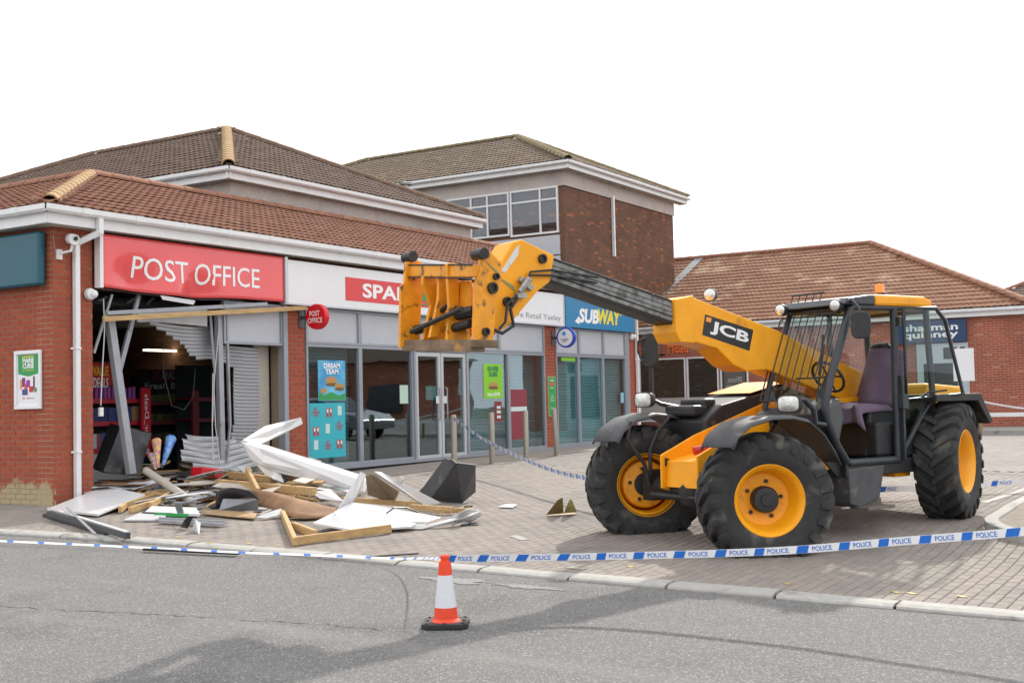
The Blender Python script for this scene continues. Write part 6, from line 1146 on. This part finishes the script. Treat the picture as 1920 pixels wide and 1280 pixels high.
# police tapes: white ribbon, blue blocks and lettering in its own length/width coordinates
M_tape=mat('white_tape_film',(.84,.84,.86),.3,spec=.4); M_tblue=mat('blue_tape_print',(.02,.16,.62),.35)
def tape(label,pts,w=.072,period=.29,phase=0,twist=None,words=True):
    P_=[Vector(p) for p in pts]; L=[0]
    for a,b in zip(P_[:-1],P_[1:]): L.append(L[-1]+(b-a).length)
    tot=L[-1]
    def at(s):
        s=max(0,min(tot-1e-4,s)); i=max(k for k in range(len(P_)-1) if L[k]<=s); f=(s-L[i])/(L[i+1]-L[i])
        p0=P_[max(i-1,0)];p1=P_[i];p2=P_[i+1];p3=P_[min(i+2,len(P_)-1)]
        c=.5*((2*p1)+(p2-p0)*f+(2*p0-5*p1+4*p2-p3)*f*f+(3*p1-p0-3*p2+p3)*f**3); return c,(p2-p1).normalized()
    def pt(s,t,o=0):
        c,d=at(s); tw=twist(s/tot) if twist else .25; sd=d.cross(Vector((0,0,1))).normalized(); u=Vector((0,0,1))*math.cos(tw)+sd*math.sin(tw); u=(u-d*u.dot(d)).normalized(); n=d.cross(u)
        if n.dot(CAM-c)<0: n=-n
        return c+u*w*(t-.5)+n*o
    t_=thing('police_tape',label,'tape',tuple(P_[0])); n=max(8,int(tot/.06))
    mb=MB(); mb.grid(lambda a,b:pt(a*tot,b),n,2); mb.build('ribbon',M_tape,t_,smooth='keep')
    k=0; s=phase
    while s<tot-.12:
        mb=MB(); mb.grid(lambda a,b:pt(s+.075*a+.02*b,.04+.92*b,.0022),3,2); mb.build('blue_block',M_tblue,t_,smooth='keep')
        if words and s+.24<tot:
            # letters read left to right for the camera
            c0=project(pt(s+.11,.5)); c1=project(pt(s+.24,.5)); flip=c1[0]<c0[0]
            mb=MB(); text_on(mb,'POLICE',lambda a,b:pt(s+.112+.135*((1-a) if flip else a),.2+.6*b,.0022),.01); mb.build('lettering',M_tblue,t_,smooth='keep')
        s+=period
    return t_
ctop=(7.24,5.08,cz+.475)
tape('police tape pulled tight from the cone top past the big front wheel',[ctop,(8.163,4.423,-0.033),(8.446,3.101,0.032),(8.505,2.137,0.140),(8.502,1.371,0.232),(8.365,0.242,0.411)],w=.058,phase=.05,period=.29,twist=lambda a:.35-.3*a)
tape('slack police tape trailing along the kerb from the cone',[ctop,(8.517,6.192,-0.171),(9.152,6.990,-0.285),(9.262,7.589,-0.311),(9.162,8.179,-0.305),(8.982,8.790,-0.291),(8.810,9.978,-0.274),(8.572,11.108,-0.250),(8.343,12.250,-0.231)],w=.034,period=.36,phase=.2,twist=lambda a:1.1 if a>.12 else .4+5*a,words=False)
tape('police tape running from the bollard down to the forecourt',[(18.80,12.92,.86),(18.134,11.854,0.506),(16.881,10.473,0.306),(15.731,9.297,0.190),(14.805,8.324,0.132),(13.854,7.386,0.140),(13.230,6.492,0.142)],w=.075,period=.32,twist=lambda a:.3)
tape('police tape lying low behind the machine and its rear wheel',[(14.869,4.615,-0.072),(15.230,4.093,-0.037),(15.904,3.576,-0.057),(16.637,3.140,-0.054),(17.082,2.312,-0.004)],w=.075,period=.6)
tape('thin faded tape sagging from the far sign post',[(32.9,6.75,1.02),(32.600,5.944,0.823),(32.200,5.071,0.681),(31.900,4.133,0.593)],w=.05,period=3,words=False)
# back of a road sign on a post, and a white rail
spn=thing('sign_post','grey steel post carrying the blank back of a white sign','sign',(33.0,6.79,gz(33,6.8)))
MB().tube([(33.0,6.79,gz(33,6.8)-.1),(33.0,6.79,2.33)],.045,12).build('post',mat('galvanised_post',(.42,.44,.45),.5,metal=.4),spn,smooth=True); MB().box((32.94,6.66,1.83),(.012,.52,.84)).build('plate',M_white,spn); MB().box((32.955,6.70,2.05),(.03,.36,.03)).box((32.955,6.70,1.62),(.03,.36,.03)).build('clamp',mat('dark_clamp',(.12,.12,.12),.6),spn)
rl=thing('white_rail','low white horizontal rail before the far brick wall','rail',(33.4,5.5,gz(33,5)))
MB().box((33.4,3.4,.52),(.06,6.4,.10)).build('board',M_white,rl)
for y in (6.4,4.6,2.8): MB().box((33.45,y,.22),(.08,.08,.56)).build('post',mat('timber_post',(.30,.22,.12),.8),rl)
